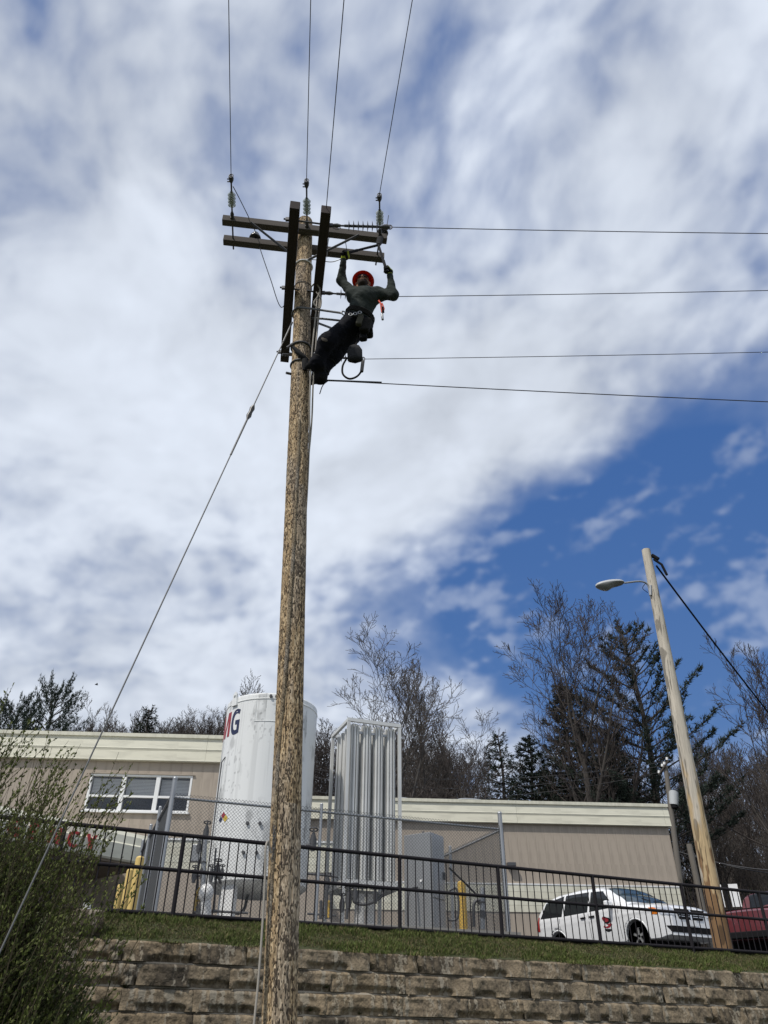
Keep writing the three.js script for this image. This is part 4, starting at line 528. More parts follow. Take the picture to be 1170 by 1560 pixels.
{ // distant utility pole with transformer, stub pole, sign board
  const D = 44, b = atD(1042, 1390, D), t = atD(1014, 1168, D), y0 = lotY(b.x, b.z) - 0.2, dir = V(0, 0, 0).subVectors(t, b).normalize(), base = b.clone().addScaledVector(dir, (y0 - b.y) / dir.y);
  const g = thing('utility_pole', 'distant grey utility pole with transformer can beside the wing corner', 'utility pole', base); wpart('pole', tube([base, base.clone().lerp(t, 0.5), t], [0.17, 0.145, 0.12], 12), M.greyPole, g);
  const cn = wpart('transformer', tube([atD(1027, 1226, D - 0.1), atD(1027, 1224, D - 0.1), atD(1026, 1207, D - 0.1), atD(1026, 1205, D - 0.1)], [0.2, 0.24, 0.24, 0.18], 16), mat(0.5, 0.52, 0.53, 0.5), g); wpart('transformer_base', tube([atD(1028, 1231, D - 0.1), atD(1027, 1226, D - 0.1)], 0.17, 12), M.black, cn);
  wpart('crossarm', tube([atD(1004, 1180, D), atD(1018, 1160, D - 0.3)], 0.055, 6), M.arm, g); for (const [x, y] of [[1004, 1176], [1009, 1166], [1016, 1156], [1012, 1163]]) wpart('insulator', tube([atD(x, y + 2, D), atD(x, y - 2, D)], 0.07, 8), M.vinyl, g);
  for (const [a, c, s] of [[[1010, 1166], [420, 1172], 1.2], [[1016, 1160], [420, 1162], 1.0], [[1008, 1176], [420, 1196], 1.1]]) { const w = part(numbered('distribution_wire'), tube(sag(atD(...a, D), atD(...c, 50), s, 20), 0.012, 4), M.wire, scene); tag(w, 'thin distant wire strung behind the roof to the transformer pole', 'wire', 'distant wires behind the roof'); }
  for (const [a, c] of [[[1036, 1298], [1300, 1318]], [[1050, 1300], [1300, 1326]]]) { const w = part(numbered('hillside_wire'), tube(sag(atD(...a, D), atD(...c, 42), 0.5, 12), 0.025, 5), M.wire, scene); tag(w, 'dark wire crossing the wooded hill beyond the lamp pole', 'wire', 'wires crossing the hill'); }
  const b2 = atD(1072, 1392, 40), t2 = atD(1050, 1287, 40), d2 = V(0, 0, 0).subVectors(t2, b2).normalize(), bb = b2.clone().addScaledVector(d2, (lotY(b2.x, b2.z) - 0.2 - b2.y) / d2.y); const g2 = thing('stub_pole', 'short bare wooden stub pole between utility pole and lamp pole', 'pole', bb); wpart('pole', tube([bb, t2], [0.15, 0.13], 12), M.greyPole, g2); wpart('pole_cap', tube([t2, t2.clone().addScaledVector(d2, 0.03)], 0.12, 12), M.greyPole, g2);
  const sp = atD(1111, 1382, 30), sy = lotY(sp.x, sp.z), g3 = thing('sign_board', 'white sign board with dark centre post beyond the lamp pole', 'sign', V(sp.x, sy, sp.z), -0.35), hh = sp.y - sy, tp = atD(1111, 1347, 30).y - sy;
  part('panel', box(0.28, tp - hh, 0.04, -0.25, hh, 0), M.vinyl, g3); part('panel', box(0.28, tp - hh, 0.04, 0.25, hh, 0), M.vinyl, g3); part('post', box(0.12, tp + 0.05, 0.08, 0, 0, -0.03), M.trim, g3); part('cross_bar', box(0.8, 0.06, 0.03, 0, hh + 0.2, -0.037), M.trim, g3);
}
// ================================================================== trees
function bareTree(seed, o) {
  const R = rng(seed), wood = new GB(), twg = new GB(), H = o.h, counts = o.counts, sp = o.spread;
  const rnd = (a, b) => a + (b - a) * R();
  function grow(lv, p, d, len, r) {
    const seg = lv === 0 ? 9 : lv < 3 ? 5 : 3, pts = [p.clone()], rad = [r], q = p.clone(), dir = d.clone(), jit = [0.05, 0.17, 0.2, 0.26, 0.32][lv];
    for (let i = 1; i <= seg; i++) { dir.add(V(rnd(-1, 1), rnd(-1, 1), rnd(-1, 1)).multiplyScalar(jit)).addScaledVector(V(0, 1, 0), lv ? o.up : 0.06).normalize(); q.addScaledVector(dir, len / seg); pts.push(q.clone()); rad.push(Math.max(r * (1 - (lv === 0 ? 0.95 : 0.85) * i / seg), 0.011)); }
    (lv < 2 ? wood : twg).tube(pts, rad, lv === 0 ? 9 : lv === 1 ? 6 : lv === 2 ? 4 : 3, false);
    if (lv >= counts.length) return;
    const n = counts[lv]; for (let k = 0; k < n; k++) {
      const t = lv === 0 ? lerp(o.clear, 1, (k + R() * 0.8) / n) : lerp(0.22, 1, (k + R()) / n), f = t * seg, i = Math.min(Math.floor(f), seg - 1), b = pts[i].clone().lerp(pts[i + 1], f - i), ax = pts[i + 1].clone().sub(pts[i]).normalize();
      const a = k * 2.4 + R() * 1.2, s1 = V(1, 0.13, 0.2).cross(ax).normalize(), s2 = V(0, 0, 0).crossVectors(ax, s1), ang = lv === 0 ? rnd(sp[0], sp[1]) * (1.15 - 0.45 * t) : rnd(0.45, 0.95);
      const nd = ax.clone().multiplyScalar(Math.cos(ang)).addScaledVector(s1, Math.sin(ang) * Math.cos(a)).addScaledVector(s2, Math.sin(ang) * Math.sin(a)).normalize();
      const L = lv === 0 ? H * o.limb * (1.1 - 0.55 * t) * rnd(0.75, 1.15) : len * rnd(0.38, 0.6) * (1.15 - 0.5 * t);
      grow(lv + 1, b, nd, L, lerp(rad[i], rad[i + 1], f - i) * (lv === 0 ? 0.6 : 0.58));
    }
  }
  grow(0, V(0, -0.3, 0), V(rnd(-0.04, 0.04), 1, rnd(-0.04, 0.04)).normalize(), H, H * o.girth);
  const w = wood.get(), c = twg.get(); c.computeBoundingBox(); return { wood: w, crown: c, h: c.boundingBox.max.y };
}
const fanTree = bareTree(52, { h: 12, counts: [10, 8, 6, 5], spread: [0.42, 0.72], limb: 0.62, up: 0.12, clear: 0.34, girth: 0.021 }), vaseTree = bareTree(67, { h: 12, counts: [9, 8, 7, 5], spread: [0.38, 0.7], limb: 0.66, up: 0.13, clear: 0.25, girth: 0.026 });
const bare = [
  bareTree(11, { h: 12, counts: [13, 7, 6, 5], spread: [0.45, 0.8], limb: 0.5, up: 0.16, clear: 0.3, girth: 0.02 }),
  bareTree(23, { h: 12, counts: [12, 7, 6, 5], spread: [0.35, 0.7], limb: 0.55, up: 0.2, clear: 0.25, girth: 0.018 }),
  bareTree(37, { h: 12, counts: [15, 6, 6, 4], spread: [0.6, 1.0], limb: 0.38, up: 0.22, clear: 0.35, girth: 0.016 }),
  bareTree(41, { h: 12, counts: [9, 8, 6, 5], spread: [0.4, 0.85], limb: 0.62, up: 0.1, clear: 0.22, girth: 0.026 }),
];
function conifer(seed, o) {                                                  // whorls of limbs with needle sprays
  const R = rng(seed), wood = new GB(), nd = new GB(), H = 12, rnd = (a, b) => a + (b - a) * R();
  const tr = []; for (let i = 0; i <= 10; i++) tr.push(V(0.12 * Math.sin(i * 0.8 + seed), -0.3 + (H + 0.2) * i / 10, 0.1 * Math.cos(i * 0.7))); wood.tube(tr, tr.map((_, i) => lerp(H * o.girth, 0.03, i / 10)), 8, false);
  const tuft = (p, d, L) => { for (let k = 0; k < o.per; k++) { const e = d.clone().multiplyScalar(rnd(0.5, 1)).add(V(rnd(-1, 1), rnd(-0.7, 0.9), rnd(-1, 1)).multiplyScalar(0.85)).normalize().multiplyScalar(L * rnd(0.6, 1.15)), s = V(rnd(-1, 1), rnd(-1, 1), rnd(-1, 1)).cross(e).normalize().multiplyScalar(L * o.fat); nd.tri(p.clone().add(s), p.clone().sub(s), p.clone().add(e)); } };
  for (let w = 0; w < o.whorls; w++) {
    const t = lerp(o.clear, 0.985, w / (o.whorls - 1)), y = H * t, n = o.arms, rr = o.radius(t) * H;
    for (let k = 0; k < n; k++) {
      if (R() < o.gap) continue; const a = k / n * 6.283 + w * 1.9 + rnd(-0.35, 0.35), L = rr * rnd(0.62, 1.18), pts = [], up = o.rise(t);
      for (let i = 0; i <= 6; i++) { const s = i / 6; pts.push(V(Math.cos(a) * L * s, y + L * (up * s + o.curl * s * s) + rnd(-0.03, 0.03), Math.sin(a) * L * s)); }
      wood.tube(pts, pts.map((_, i) => lerp(0.035, 0.01, i / 6)), 4, false);
      const m = Math.max(3, Math.round(L * o.dens)); for (let q = 0; q < m; q++) { const s = lerp(o.inner, 1, Math.pow(R(), 0.75)), f = s * 6, i = Math.min(5, Math.floor(f)), p = pts[i].clone().lerp(pts[i + 1], f - i), d = pts[i + 1].clone().sub(pts[i]).normalize(); const w2 = L * o.fan * (1.05 - s) + 0.08; p.add(V(-Math.sin(a) * rnd(-w2, w2), rnd(-0.12, 0.1) * o.puff, Math.cos(a) * rnd(-w2, w2))); tuft(p, d.add(V(0, o.lift, 0)).normalize(), o.size); }
    }
  }
  return { wood: wood.get(), crown: nd.get(), h: H };
}
const spruce = conifer(3, { girth: 0.017, whorls: 34, arms: 8, clear: 0.05, gap: 0.08, radius: t => 0.24 * Math.pow(1 - t, 0.75) + 0.015, rise: t => lerp(-0.12, 0.5, t), curl: 0.08, dens: 26, inner: 0.15, fan: 0.22, puff: 1, lift: 0.1, size: 0.2, per: 5, fat: 0.1 });
const hemlock = conifer(8, { girth: 0.017, whorls: 26, arms: 7, clear: 0.06, gap: 0.16, radius: t => 0.2 * Math.pow(1 - t, 0.8) + 0.02, rise: t => lerp(-0.2, 0.5, t), curl: -0.1, dens: 22, inner: 0.25, fan: 0.25, puff: 1.4, lift: 0, size: 0.2, per: 4, fat: 0.1 });
const whitePine = conifer(15, { girth: 0.018, whorls: 19, arms: 6, clear: 0.28, gap: 0.2, radius: t => 0.30 * Math.pow(Math.sin(Math.PI * clamp(0.16 + 0.8 * t)), 0.8) * (1.12 - 0.6 * t), rise: t => lerp(0.02, 0.7, t), curl: 0.24, dens: 26, inner: 0.4, fan: 0.16, puff: 0.8, lift: 0.5, size: 0.22, per: 5, fat: 0.085 });
const roundPine = conifer(21, { girth: 0.02, whorls: 18, arms: 8, clear: 0.34, gap: 0.12, radius: t => 0.30 * Math.sqrt(clamp(1 - ((t - 0.62) / 0.42) ** 2)) + 0.02, rise: t => lerp(-0.05, 0.45, t), curl: 0.12, dens: 22, inner: 0.45, fan: 0.24, puff: 2, lift: 0.3, size: 0.24, per: 5, fat: 0.09 });
function plant(kind, name, label, px, topPy, D, o = {}) {
  const p = atD(px, 1220, D), y = lotY(p.x, p.z), t = atD(o.topPx ?? px, topPy, D), H = t.y - y, s = H / kind.h, g = thing(name, label, 'tree', V(p.x, y, p.z), o.turn ?? (px * 0.37 % 6.28), o.group);
  g.scale.set(s * (o.w ?? 1), s, s * (o.w ?? 1)); part('trunk', kind.wood, o.bark ?? M.bark, g); part('crown', kind.crown, o.leaf ?? M.twig, g); return g;
}
plant(vaseTree, 'bare_tree', 'tallest bare spreading tree rising over the tan wing', 902, 900, 45, { w: 1.0, turn: 1.1 });
plant(bare[1], 'bare_tree', 'second bare tree leaning beside the tallest one over the wing', 925, 950, 46, { w: 0.8, turn: 4.2 });
plant(fanTree, 'bare_tree', 'tall bare tree with rounded fan crown right of the finned tower', 609, 978, 47, { w: 1.12, turn: 2.0, bark: M.barkB, leaf: M.twigB });
plant(bare[2], 'bare_tree', 'slim upright bare tree close to the rounded fan crowned tree', 655, 1000, 50, { w: 0.7, bark: M.barkB, leaf: M.twigB });
plant(bare[3], 'bare_tree', 'low dark bare tree with crooked limbs behind the wing roof', 700, 1085, 44, { w: 1.2, turn: 0.4 });
plant(whitePine, 'white_pine', 'tall ragged pine with upswept plume branches behind the lamp pole', 1000, 953, 48, { w: 1.0, leaf: M.needleC });
plant(spruce, 'evergreen_tree', 'dense dark pointed evergreen among the tall bare tree limbs', 878, 1045, 50, { w: 1.15, leaf: M.needleB });
plant(hemlock, 'evergreen_tree', 'airy pointed evergreen at the open gap of sky', 765, 1118, 50, { w: 1.2, leaf: M.needle });
plant(spruce, 'evergreen_tree', 'dark broad evergreen between airy evergreen and tall bare tree', 812, 1124, 49, { w: 1.15, leaf: M.needleB, turn: 2 });
plant(spruce, 'evergreen_tree', 'dark evergreen low beside the pine trunk', 945, 1120, 53, { w: 1.3, leaf: M.needleB, turn: 3 });
plant(roundPine, 'round_pine', 'round topped pine standing behind the long tan building', 46, 1056, 52, { w: 0.5, leaf: M.needle });
plant(roundPine, 'round_pine', 'half hidden pine beside the round topped one', -12, 1082, 53, { w: 0.5, leaf: M.needle, turn: 2 });
plant(bare[1], 'bare_tree', 'pale open bare tree between round pine and small evergreen', 130, 1054, 53, { bark: M.barkB, leaf: M.twigB, turn: 3 });
plant(hemlock, 'evergreen_tree', 'small dark evergreen in the row behind the long tan building', 203, 1076, 54, { w: 1.1, leaf: M.needleB });
plant(bare[0], 'bare_tree', 'tall bare tree rising behind the white tank top', 372, 1044, 55, { turn: 5, bark: M.barkB, leaf: M.twigB });
plant(bare[1], 'bare_tree', 'bare tree cut by the edge of view on the wooded hill', 1195, 945, 46, { w: 1.1, turn: 2.2 });
{
  const R = rng(77);
  const row = (n, x0, x1, y0, y1, D0, D1, label, group) => { for (let i = 0; i < n; i++) { const x = lerp(x0, x1, (i + 0.2 + 0.6 * R()) / n); plant(bare[Math.floor(R() * 4)], 'bare_tree', label, x, lerp(y0, y1, R()), lerp(D0, D1, R()), { turn: R() * 6.28, w: lerp(0.9, 1.35, R()), group, leaf: R() < 0.4 ? M.twigB : M.twig }); } };
  row(20, 85, 345, 1086, 1104, 56, 68, 'bare tree in the thin row behind the long tan building', 'bare trees in a row behind the long building');
  row(13, 230, 430, 1076, 1098, 60, 76, 'bare tree in the dense woods behind the white tank', 'woods behind the tank');
  row(18, 470, 650, 1082, 1140, 54, 74, 'bare tree in the dense woods behind the finned tower', 'woods behind the finned tower');
  row(9, 800, 1010, 1130, 1180, 54, 72, 'bare tree in the undergrowth woods behind the tan wing', 'woods behind the tan wing');
  row(8, 640, 725, 1110, 1165, 54, 70, 'low bare tree in the brush under the slim upright tree', 'low trees under the slim tree');
  row(16, 1030, 1250, 1105, 1175, 58, 92, 'bare tree on the brown hillside beyond the red truck', 'woods on the brown hillside');
  row(12, 1040, 1240, 1190, 1285, 48, 64, 'small bare tree low on the hillside beyond the red truck', 'small trees low on the hillside');
  // brush under the woods: nobody could count it
  const B = new GB(), r = rng(5); for (let k = 0; k < 26; k++) { const a = r() * 6.28, l = 0.8 + 1.6 * r(), e = V(Math.cos(a) * 0.6 * r() * l, l, Math.sin(a) * 0.6 * r() * l); B.tube([V(0, 0, 0), e.clone().multiplyScalar(0.5).add(V((r() - 0.5) * 0.2, 0, (r() - 0.5) * 0.2)), e], [0.018, 0.012, 0.005], 3, false); for (let q = 0; q < 3; q++) { const s = e.clone().multiplyScalar(0.35 + 0.2 * q); B.tube([s, s.clone().add(V((r() - 0.5) * 0.9, 0.5 * r() + 0.15, (r() - 0.5) * 0.9))], [0.009, 0.004], 3, false); } }
  const N = 2600, im = new THREE.InstancedMesh(B.get(), mat(1, 1, 1, 1), N), mt = new THREE.Matrix4(), q = new THREE.Quaternion(), c = new THREE.Color();
  for (let i = 0; i < N; i++) { const az = lerp(-34, 38, r()), D = lerp(44, 115, Math.pow(r(), 1.3)), d = dirAz(az), x = d.x * D, z = d.z * D, s = lerp(0.7, 1.9, r()); q.setFromAxisAngle(V(0, 1, 0), r() * 6.28); mt.compose(V(x, lotY(x, z) - 0.1, z), q, V(s, s, s)); im.setMatrixAt(i, mt); const k = lerp(0.6, 1.3, r()); r() < 0.12 ? c.setRGB(0.05 * k, 0.065 * k, 0.025 * k) : c.setRGB(0.085 * k, 0.068 * k, 0.055 * k); im.setColorAt(i, c); }
  im.name = 'underbrush'; im.userData = { kind: 'stuff', label: 'leafless brown underbrush covering the wooded hillside', category: 'brush' }; im.castShadow = im.receiveShadow = true; scene.add(im);
}
// ================================================================== leafy shrub at the wall end
{
  const R = rng(91), rnd = (a, b) => a + (b - a) * R(), base = atD(-62, 1560, 8.6); base.y = 0; const g = thing('shrub', 'big budding shrub of slender upright shoots in front of the stone wall', 'shrub', base);
  const st = new GB(), lf = new GB(), lb = new GB(), side = dirAz(78), toward = dirAz(168);
  const leafAt = (B, p, d, L) => { const s = V(rnd(-1, 1), rnd(-1, 1), rnd(-1, 1)).cross(d).normalize().multiplyScalar(L * 0.24), m = p.clone().addScaledVector(d, L * 0.5), t = p.clone().addScaledVector(d, L); B.quad(p, m.clone().add(s), t, m.clone().sub(s)); };
  const shoot = (p, d, L, lean, r, leaves, LL, B) => { const pts = [p.clone()], n = 7, q = p.clone(), dd = d.clone(); for (let i = 1; i <= n; i++) { dd.addScaledVector(side, lean).add(V(rnd(-1, 1), rnd(-0.5, 0.5), rnd(-1, 1)).multiplyScalar(0.07)).normalize(); q.addScaledVector(dd, L / n); pts.push(q.clone()); } st.tube(pts, pts.map((_, i) => lerp(r, 0.0016, i / n)), 4, false); for (let k = 0; k < leaves; k++) { const f = Math.pow(R(), 0.7) * n, i = Math.min(n - 1, Math.floor(f)), a = pts[i].clone().lerp(pts[i + 1], f - i), d2 = pts[i + 1].clone().sub(pts[i]).normalize().add(V(rnd(-1, 1), rnd(-0.4, 0.8), rnd(-1, 1)).multiplyScalar(0.9)).normalize(); leafAt(B, a, d2, LL * rnd(0.6, 1.3)); } return pts; };
  const hAt = s => lerp(4.3, 2.5, sstep(-0.4, 1.6, s)) ;
  for (let k = 0; k < 420; k++) {                                             // long shoots
    const s = rnd(-2.0, 0.8), b = rnd(-0.7, 0.7), p = side.clone().multiplyScalar(s * 0.72).addScaledVector(toward, b).setY(0), H = hAt(s) * rnd(0.66, 1.03), d = V(0, 1, 0).addScaledVector(side, rnd(-0.1, 0.12) + 0.05 * s).addScaledVector(toward, rnd(-0.1, 0.1)).normalize();
    const pts = shoot(p, d, H, rnd(0.0, 0.022), 0.008, 58, 0.036, lf);
    for (let j = 0; j < 4; j++) { const i = 3 + Math.floor(R() * 4), a = pts[Math.min(i, 6)]; shoot(a, V(rnd(-0.4, 0.4), 1, rnd(-0.4, 0.4)).addScaledVector(side, 0.3).normalize(), rnd(0.3, 0.75), 0.02, 0.0035, 28, 0.033, lf); }
  }
  for (let k = 0; k < 4300; k++) {                                            // dense body below
    const s = rnd(-2.0, 0.85), top = lerp(3.0, 1.6, sstep(-0.3, 0.8, s)), y = Math.pow(R(), 0.8) * top, b = rnd(-0.75, 0.85), p = side.clone().multiplyScalar(s).addScaledVector(toward, b * lerp(1, 0.6, y / 2.8)).setY(y * 0.92);
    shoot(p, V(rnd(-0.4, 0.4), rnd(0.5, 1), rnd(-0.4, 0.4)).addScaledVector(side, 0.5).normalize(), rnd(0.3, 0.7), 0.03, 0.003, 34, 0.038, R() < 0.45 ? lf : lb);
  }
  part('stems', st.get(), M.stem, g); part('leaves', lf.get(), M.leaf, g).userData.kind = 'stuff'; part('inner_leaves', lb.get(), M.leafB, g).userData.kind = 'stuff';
  const p = onLine(132, 1394, wP, gAz).addScaledVector(gBack, 0.2); p.y = wTop + 0.264; const l = thing('garden_light', 'small black capped garden light standing on the wall end block', 'light', p);
  part('body', new THREE.CylinderGeometry(0.045, 0.05, 0.1, 14).translate(0, 0.05, 0), M.vinyl, l); part('cap', new THREE.LatheGeometry([[0, 0.16], [0.05, 0.15], [0.06, 0.11], [0.06, 0.1], [0, 0.1]].map(q => new THREE.Vector2(...q)), 16), M.black, l);
}
{ const p = atD(147, 1043, 70), g = thing('bird', 'tiny dark bird in flight above the tree row', 'bird', p, 0.6); g.scale.setScalar(0.6); part('body', new THREE.SphereGeometry(0.1, 10, 8).scale(2.6, 0.8, 0.8), M.black, g); const w = new GB(); w.quad(V(-0.12, 0, 0), V(0.15, 0, 0), V(0.05, 0.1, 0.4), V(-0.1, 0.1, 0.42)).quad(V(-0.12, 0, 0), V(0.15, 0, 0), V(0.05, 0.12, -0.4), V(-0.1, 0.12, -0.42)); part('wings', w.get(), M.black, g); }
// ================================================================== main utility pole
const PD = 6.6, poleA = atD(425.5, 1560, PD), poleT = atD(465, 338, PD), poleDir = V(0, 0, 0).subVectors(poleT, poleA).normalize();
const poleAt = y => poleA.clone().addScaledVector(poleDir, (y - poleA.y) / poleDir.y), poleR = y => lerp(0.133, 0.101, y / poleT.y);
const A_H = 8.95, B_H = 7.79, aAz = 83, bArm = -8.5;
{
  const base = poleAt(-0.3), g = thing('power_pole', 'tall chewed wooden power pole with double crossarms carrying the climbing lineman', 'utility pole', base);
  const n = 520, sides = 72, y1 = poleT.y;
  const geo = grid(sides, n, (u, v) => { const y = lerp(-0.3, y1, v), a = u * Math.PI * 2, c = poleAt(y), r = poleR(Math.max(y, 0)), ux = Math.cos(a), uz = Math.sin(a); const um = Math.cos(a) * 2, vm = Math.sin(a) * 2; const d = 0.007 * (fbm(um * 1.4 + 5, y * 0.7, vm * 1.4, 3) - 0.5) - 0.006 * sstep(0.5, 0.75, fbm(um * 9, y * 9, vm * 9, 3)) - 0.005 * sstep(0.6, 0.75, noise3(um * 5, y * 0.45, vm * 5)); return V(c.x + ux * (r + d), c.y, c.z + uz * (r + d)); }, (q, u, v) => [u * 0.82 / 1.6, lerp(-0.3, y1, v) / 3.2]);
  wpart('pole', geo, M.pole, g);
  const cap = new THREE.SphereGeometry(poleR(y1), 32, 8, 0, Math.PI * 2, 0, Math.PI / 2); cap.scale(1, 0.35, 1); cap.translate(poleT.x, poleT.y - 0.005, poleT.z); wpart('pole_top', cap, M.poleTop, g);
  // grey wire moulding down the near left side of the pole
  const toC = V(-poleT.x, 0, -poleT.z).normalize(), right = V(0, 0, 0).crossVectors(V(0, 1, 0), toC).normalize(); // right = camera right
  const onP = (px, py, out = 0) => { const r = ray(px, py); const y0 = EYE; let lo = 5, hi = 16; const f = t => { const p = r.clone().multiplyScalar(t).add(V(0, EYE, 0)), c = poleAt(p.y); return Math.hypot(p.x - c.x, p.z - c.z) - poleR(Math.max(p.y, 0)) - out; }; let best = null; for (let t = 5; t < 16; t += 0.01) if (f(t) < 0) { best = t; break; } if (best === null) { let m = 1e9; for (let t = 5; t < 16; t += 0.01) { const q = f(t); if (q < m) { m = q; best = t; } } } return r.multiplyScalar(best).add(V(0, EYE, 0)); };
  { const pts = []; for (const [x, y] of [[456, 640], [452, 740], [447, 840], [443, 900], [438, 980], [432, 1060], [425, 1140], [421, 1220], [417, 1300], [412, 1380], [408, 1460], [404, 1560]]) pts.push(onP(x, y, 0.004)); const e = pts[pts.length - 1].clone(); e.y = 0; e.x += 0.0; e.z += 0; const c = poleAt(0); e.x += c.x - poleAt(pts[pts.length - 1].y).x; pts.push(e); wpart('wire_moulding', tube(curve(pts, 80), 0.017, 10), M.moulding, g); }
  // chain hanging on the moulding
  { const B = []; for (let k = 0; k < 11; k++) { const p = onP(418.5 - k * 0.25, 1262 + k * 4.7, 0.018), t = new THREE.TorusGeometry(0.013, 0.004, 6, 10); t.scale(0.8, 1.5, 0.8); t.rotateY(k & 1 ? 1.4 : 0.2); t.translate(p.x, p.y, p.z); B.push(t); } wpart('chain', mergeGeometries(B), M.steel, g); }
  // loose ground wire at the left of the pole foot
  { const pts = [[413, 1300, 0.01], [408, 1282, 0.03], [405, 1290, 0.05], [404, 1330, 0.05], [401, 1390, 0.05], [397, 1450, 0.06], [392, 1510, 0.07], [387, 1560, 0.08]].map(([x, y, o]) => atD(x, y, PD - 0.08 - o)); pts.push(pts[pts.length - 1].clone().setY(0.0)); wpart('ground_wire', tube(curve(pts, 60), 0.0085, 6), M.rope, g); }
  // ---- crossarms
  const arm = (name, a, b, w, h, m) => { const d = V(0, 0, 0).subVectors(b, a), L = d.length(), q = new RoundedBoxGeometry(w, h, L, 2, 0.008); { const u = q.attributes.uv, p = q.attributes.position; for (let i = 0; i < u.count; i++) u.setXY(i, (p.getX(i) + p.getY(i)) * 1.3, p.getZ(i)); } const mt = new THREE.Matrix4().lookAt(a, b, V(0, 1, 0)); mt.setPosition(a.clone().lerp(b, 0.5).add(V(0, h / 2, 0))); return wpart(name, q.applyMatrix4(mt), m, g); };
  const pA = poleAt(EYE + A_H), fwd = dirAz(aAz - 90), al = dirAz(aAz), off = 0.155;
  const aL = atH(338, 334, A_H), aR = atH(590, 364, A_H), half = 0.5 * V(0, 0, 0).subVectors(aR, aL).dot(al), mid = aL.clone().lerp(aR, 0.5), sMid = V(0, 0, 0).subVectors(mid, pA).dot(al);
  const AF = pA.clone().addScaledVector(fwd, -off), AB = pA.clone().addScaledVector(fwd, off);
  const AP = (c, s) => c.clone().addScaledVector(al, s);
  const crossF = arm('crossarm', AP(AF, sMid - half), AP(AF, sMid + half), 0.095, 0.115, M.arm), crossB = arm('crossarm', AP(AB, sMid - half), AP(AB, sMid + half), 0.095, 0.115, M.arm);
  const pB = poleAt(EYE + B_H), bd = dirAz(bArm), bs = dirAz(bArm + 90), bn = atH(450, 318, B_H), bf = atH(432, 552, B_H), tn = V(0, 0, 0).subVectors(bn, pB).dot(bd), tf = V(0, 0, 0).subVectors(bf, pB).dot(bd), bo = 0.178;
  const BL = pB.clone().addScaledVector(bs, -bo), BR = pB.clone().addScaledVector(bs, bo), BP = (c, t) => c.clone().addScaledVector(bd, t);
  arm('side_crossarm', BP(BL, tn), BP(BL, tf), 0.115, 0.145, M.armDark); arm('side_crossarm', BP(BR, tn), BP(BR, tf), 0.115, 0.145, M.armDark);
  // through bolts
  const Y = (p, y) => p.clone().add(V(0, y, 0)), bolt = (a, b, r = 0.011) => wpart('bolt', tube([a, b], r, 8), M.steel, g), nut = p => wpart('nut', new THREE.BoxGeometry(0.045, 0.045, 0.03).translate(p.x, p.y, p.z), M.steel, g);
  const aS = px => sOf(atH(px, 335, A_H), pA, aAz), sA1 = aS(353), sA2 = sOf(pA, pA, aAz) + 0.02, sA3 = sMid + half - 0.1;
  for (const s of [sA1, sA2 + 0.0, sA3]) { if (Math.abs(s - sA2) > 0.2) bolt(Y(AP(AF, s), 0.055).addScaledVector(fwd, -0.09), Y(AP(AB, s), 0.055).addScaledVector(fwd, 0.13)); nut(Y(AP(AF, s), 0.055).addScaledVector(fwd, -0.06)); }
  const tB = py => { const q = atH(440, py, B_H); return sOf(q, pB, bArm); };
  const t1 = tn + 0.2, t2 = tB(445), t3 = tf - 0.12;
  for (const t of [t1, t2, t3]) { const y = 0.07; bolt(Y(BP(BL, t), y).addScaledVector(bs, -0.12), Y(BP(BR, t), y).addScaledVector(bs, 0.12)); nut(Y(BP(BL, t), y).addScaledVector(bs, -0.075)); nut(Y(BP(BR, t), y).addScaledVector(bs, 0.075)); }
  // braces and band
  const bpt = (s, dy, f) => Y(pA, dy).addScaledVector(al, s).addScaledVector(fwd, f);
  wpart('brace', strip([bpt(-0.72, 0.0, -off - 0.055), bpt(-0.08, -0.52, -0.12)], 0.035, 0.008), M.steel, g); wpart('brace', strip([bpt(0.72, 0.0, -off - 0.055), bpt(0.08, -0.52, -0.12)], 0.035, 0.008), M.steel, g);
  const ring = (y, r, m, name = 'band') => { const c = poleAt(y), t = new THREE.TorusGeometry(poleR(y) + 0.006, r, 6, 36); t.rotateX(Math.PI / 2); t.translate(c.x, y, c.z); return wpart(name, t, m, g); };
  ring(EYE + A_H - 0.52, 0.013, M.vinyl); ring(EYE + A_H - 0.95, 0.005, M.steel); ring(EYE + 6.9, 0.016, M.steel);
  // ---- insulators. string(): glass bells, polymer(): thin sheds, both along a line
  const discs = (a, b, k, name, r, th, m, par) => { const d = V(0, 0, 0).subVectors(b, a), q = new THREE.Quaternion().setFromUnitVectors(V(0, 1, 0), d.clone().normalize()); for (let i = 0; i < k; i++) { const p = a.clone().addScaledVector(d, (i + 0.5) / k), l = new THREE.LatheGeometry([[0.018, -th], [r * 0.6, -th * 0.8], [r, -th * 0.5], [r, -th * 0.2], [r * 0.55, th * 0.6], [0.02, th]].map(v => new THREE.Vector2(...v)), 18); l.applyQuaternion(q); l.translate(p.x, p.y, p.z); wpart(name, l, m, par); } };
  const deadEnd = (label, a, b, kind) => {
    const d = V(0, 0, 0).subVectors(b, a), L = d.length(), u = d.clone().normalize(), o = thing(kind === 'glass' ? 'glass_insulator' : 'polymer_insulator', label, 'insulator', a), P = t => a.clone().addScaledVector(d, t);
    wpart('rod', tube([P(0), P(1)], 0.011, 8), M.steel, o); wpart('clevis', tube([P(0.02), P(0.1), P(0.16)], [0.02, 0.026, 0.014], 8), M.steel, o);
    if (kind === 'glass') discs(P(0.3), P(0.62), 4, 'bell', 0.052, 0.034, M.glassIns, o); else { wpart('core', tube([P(0.22), P(0.84)], 0.016, 8), M.polymer, o); discs(P(0.26), P(0.82), 7, 'shed', 0.062, 0.007, M.polymer, o); }
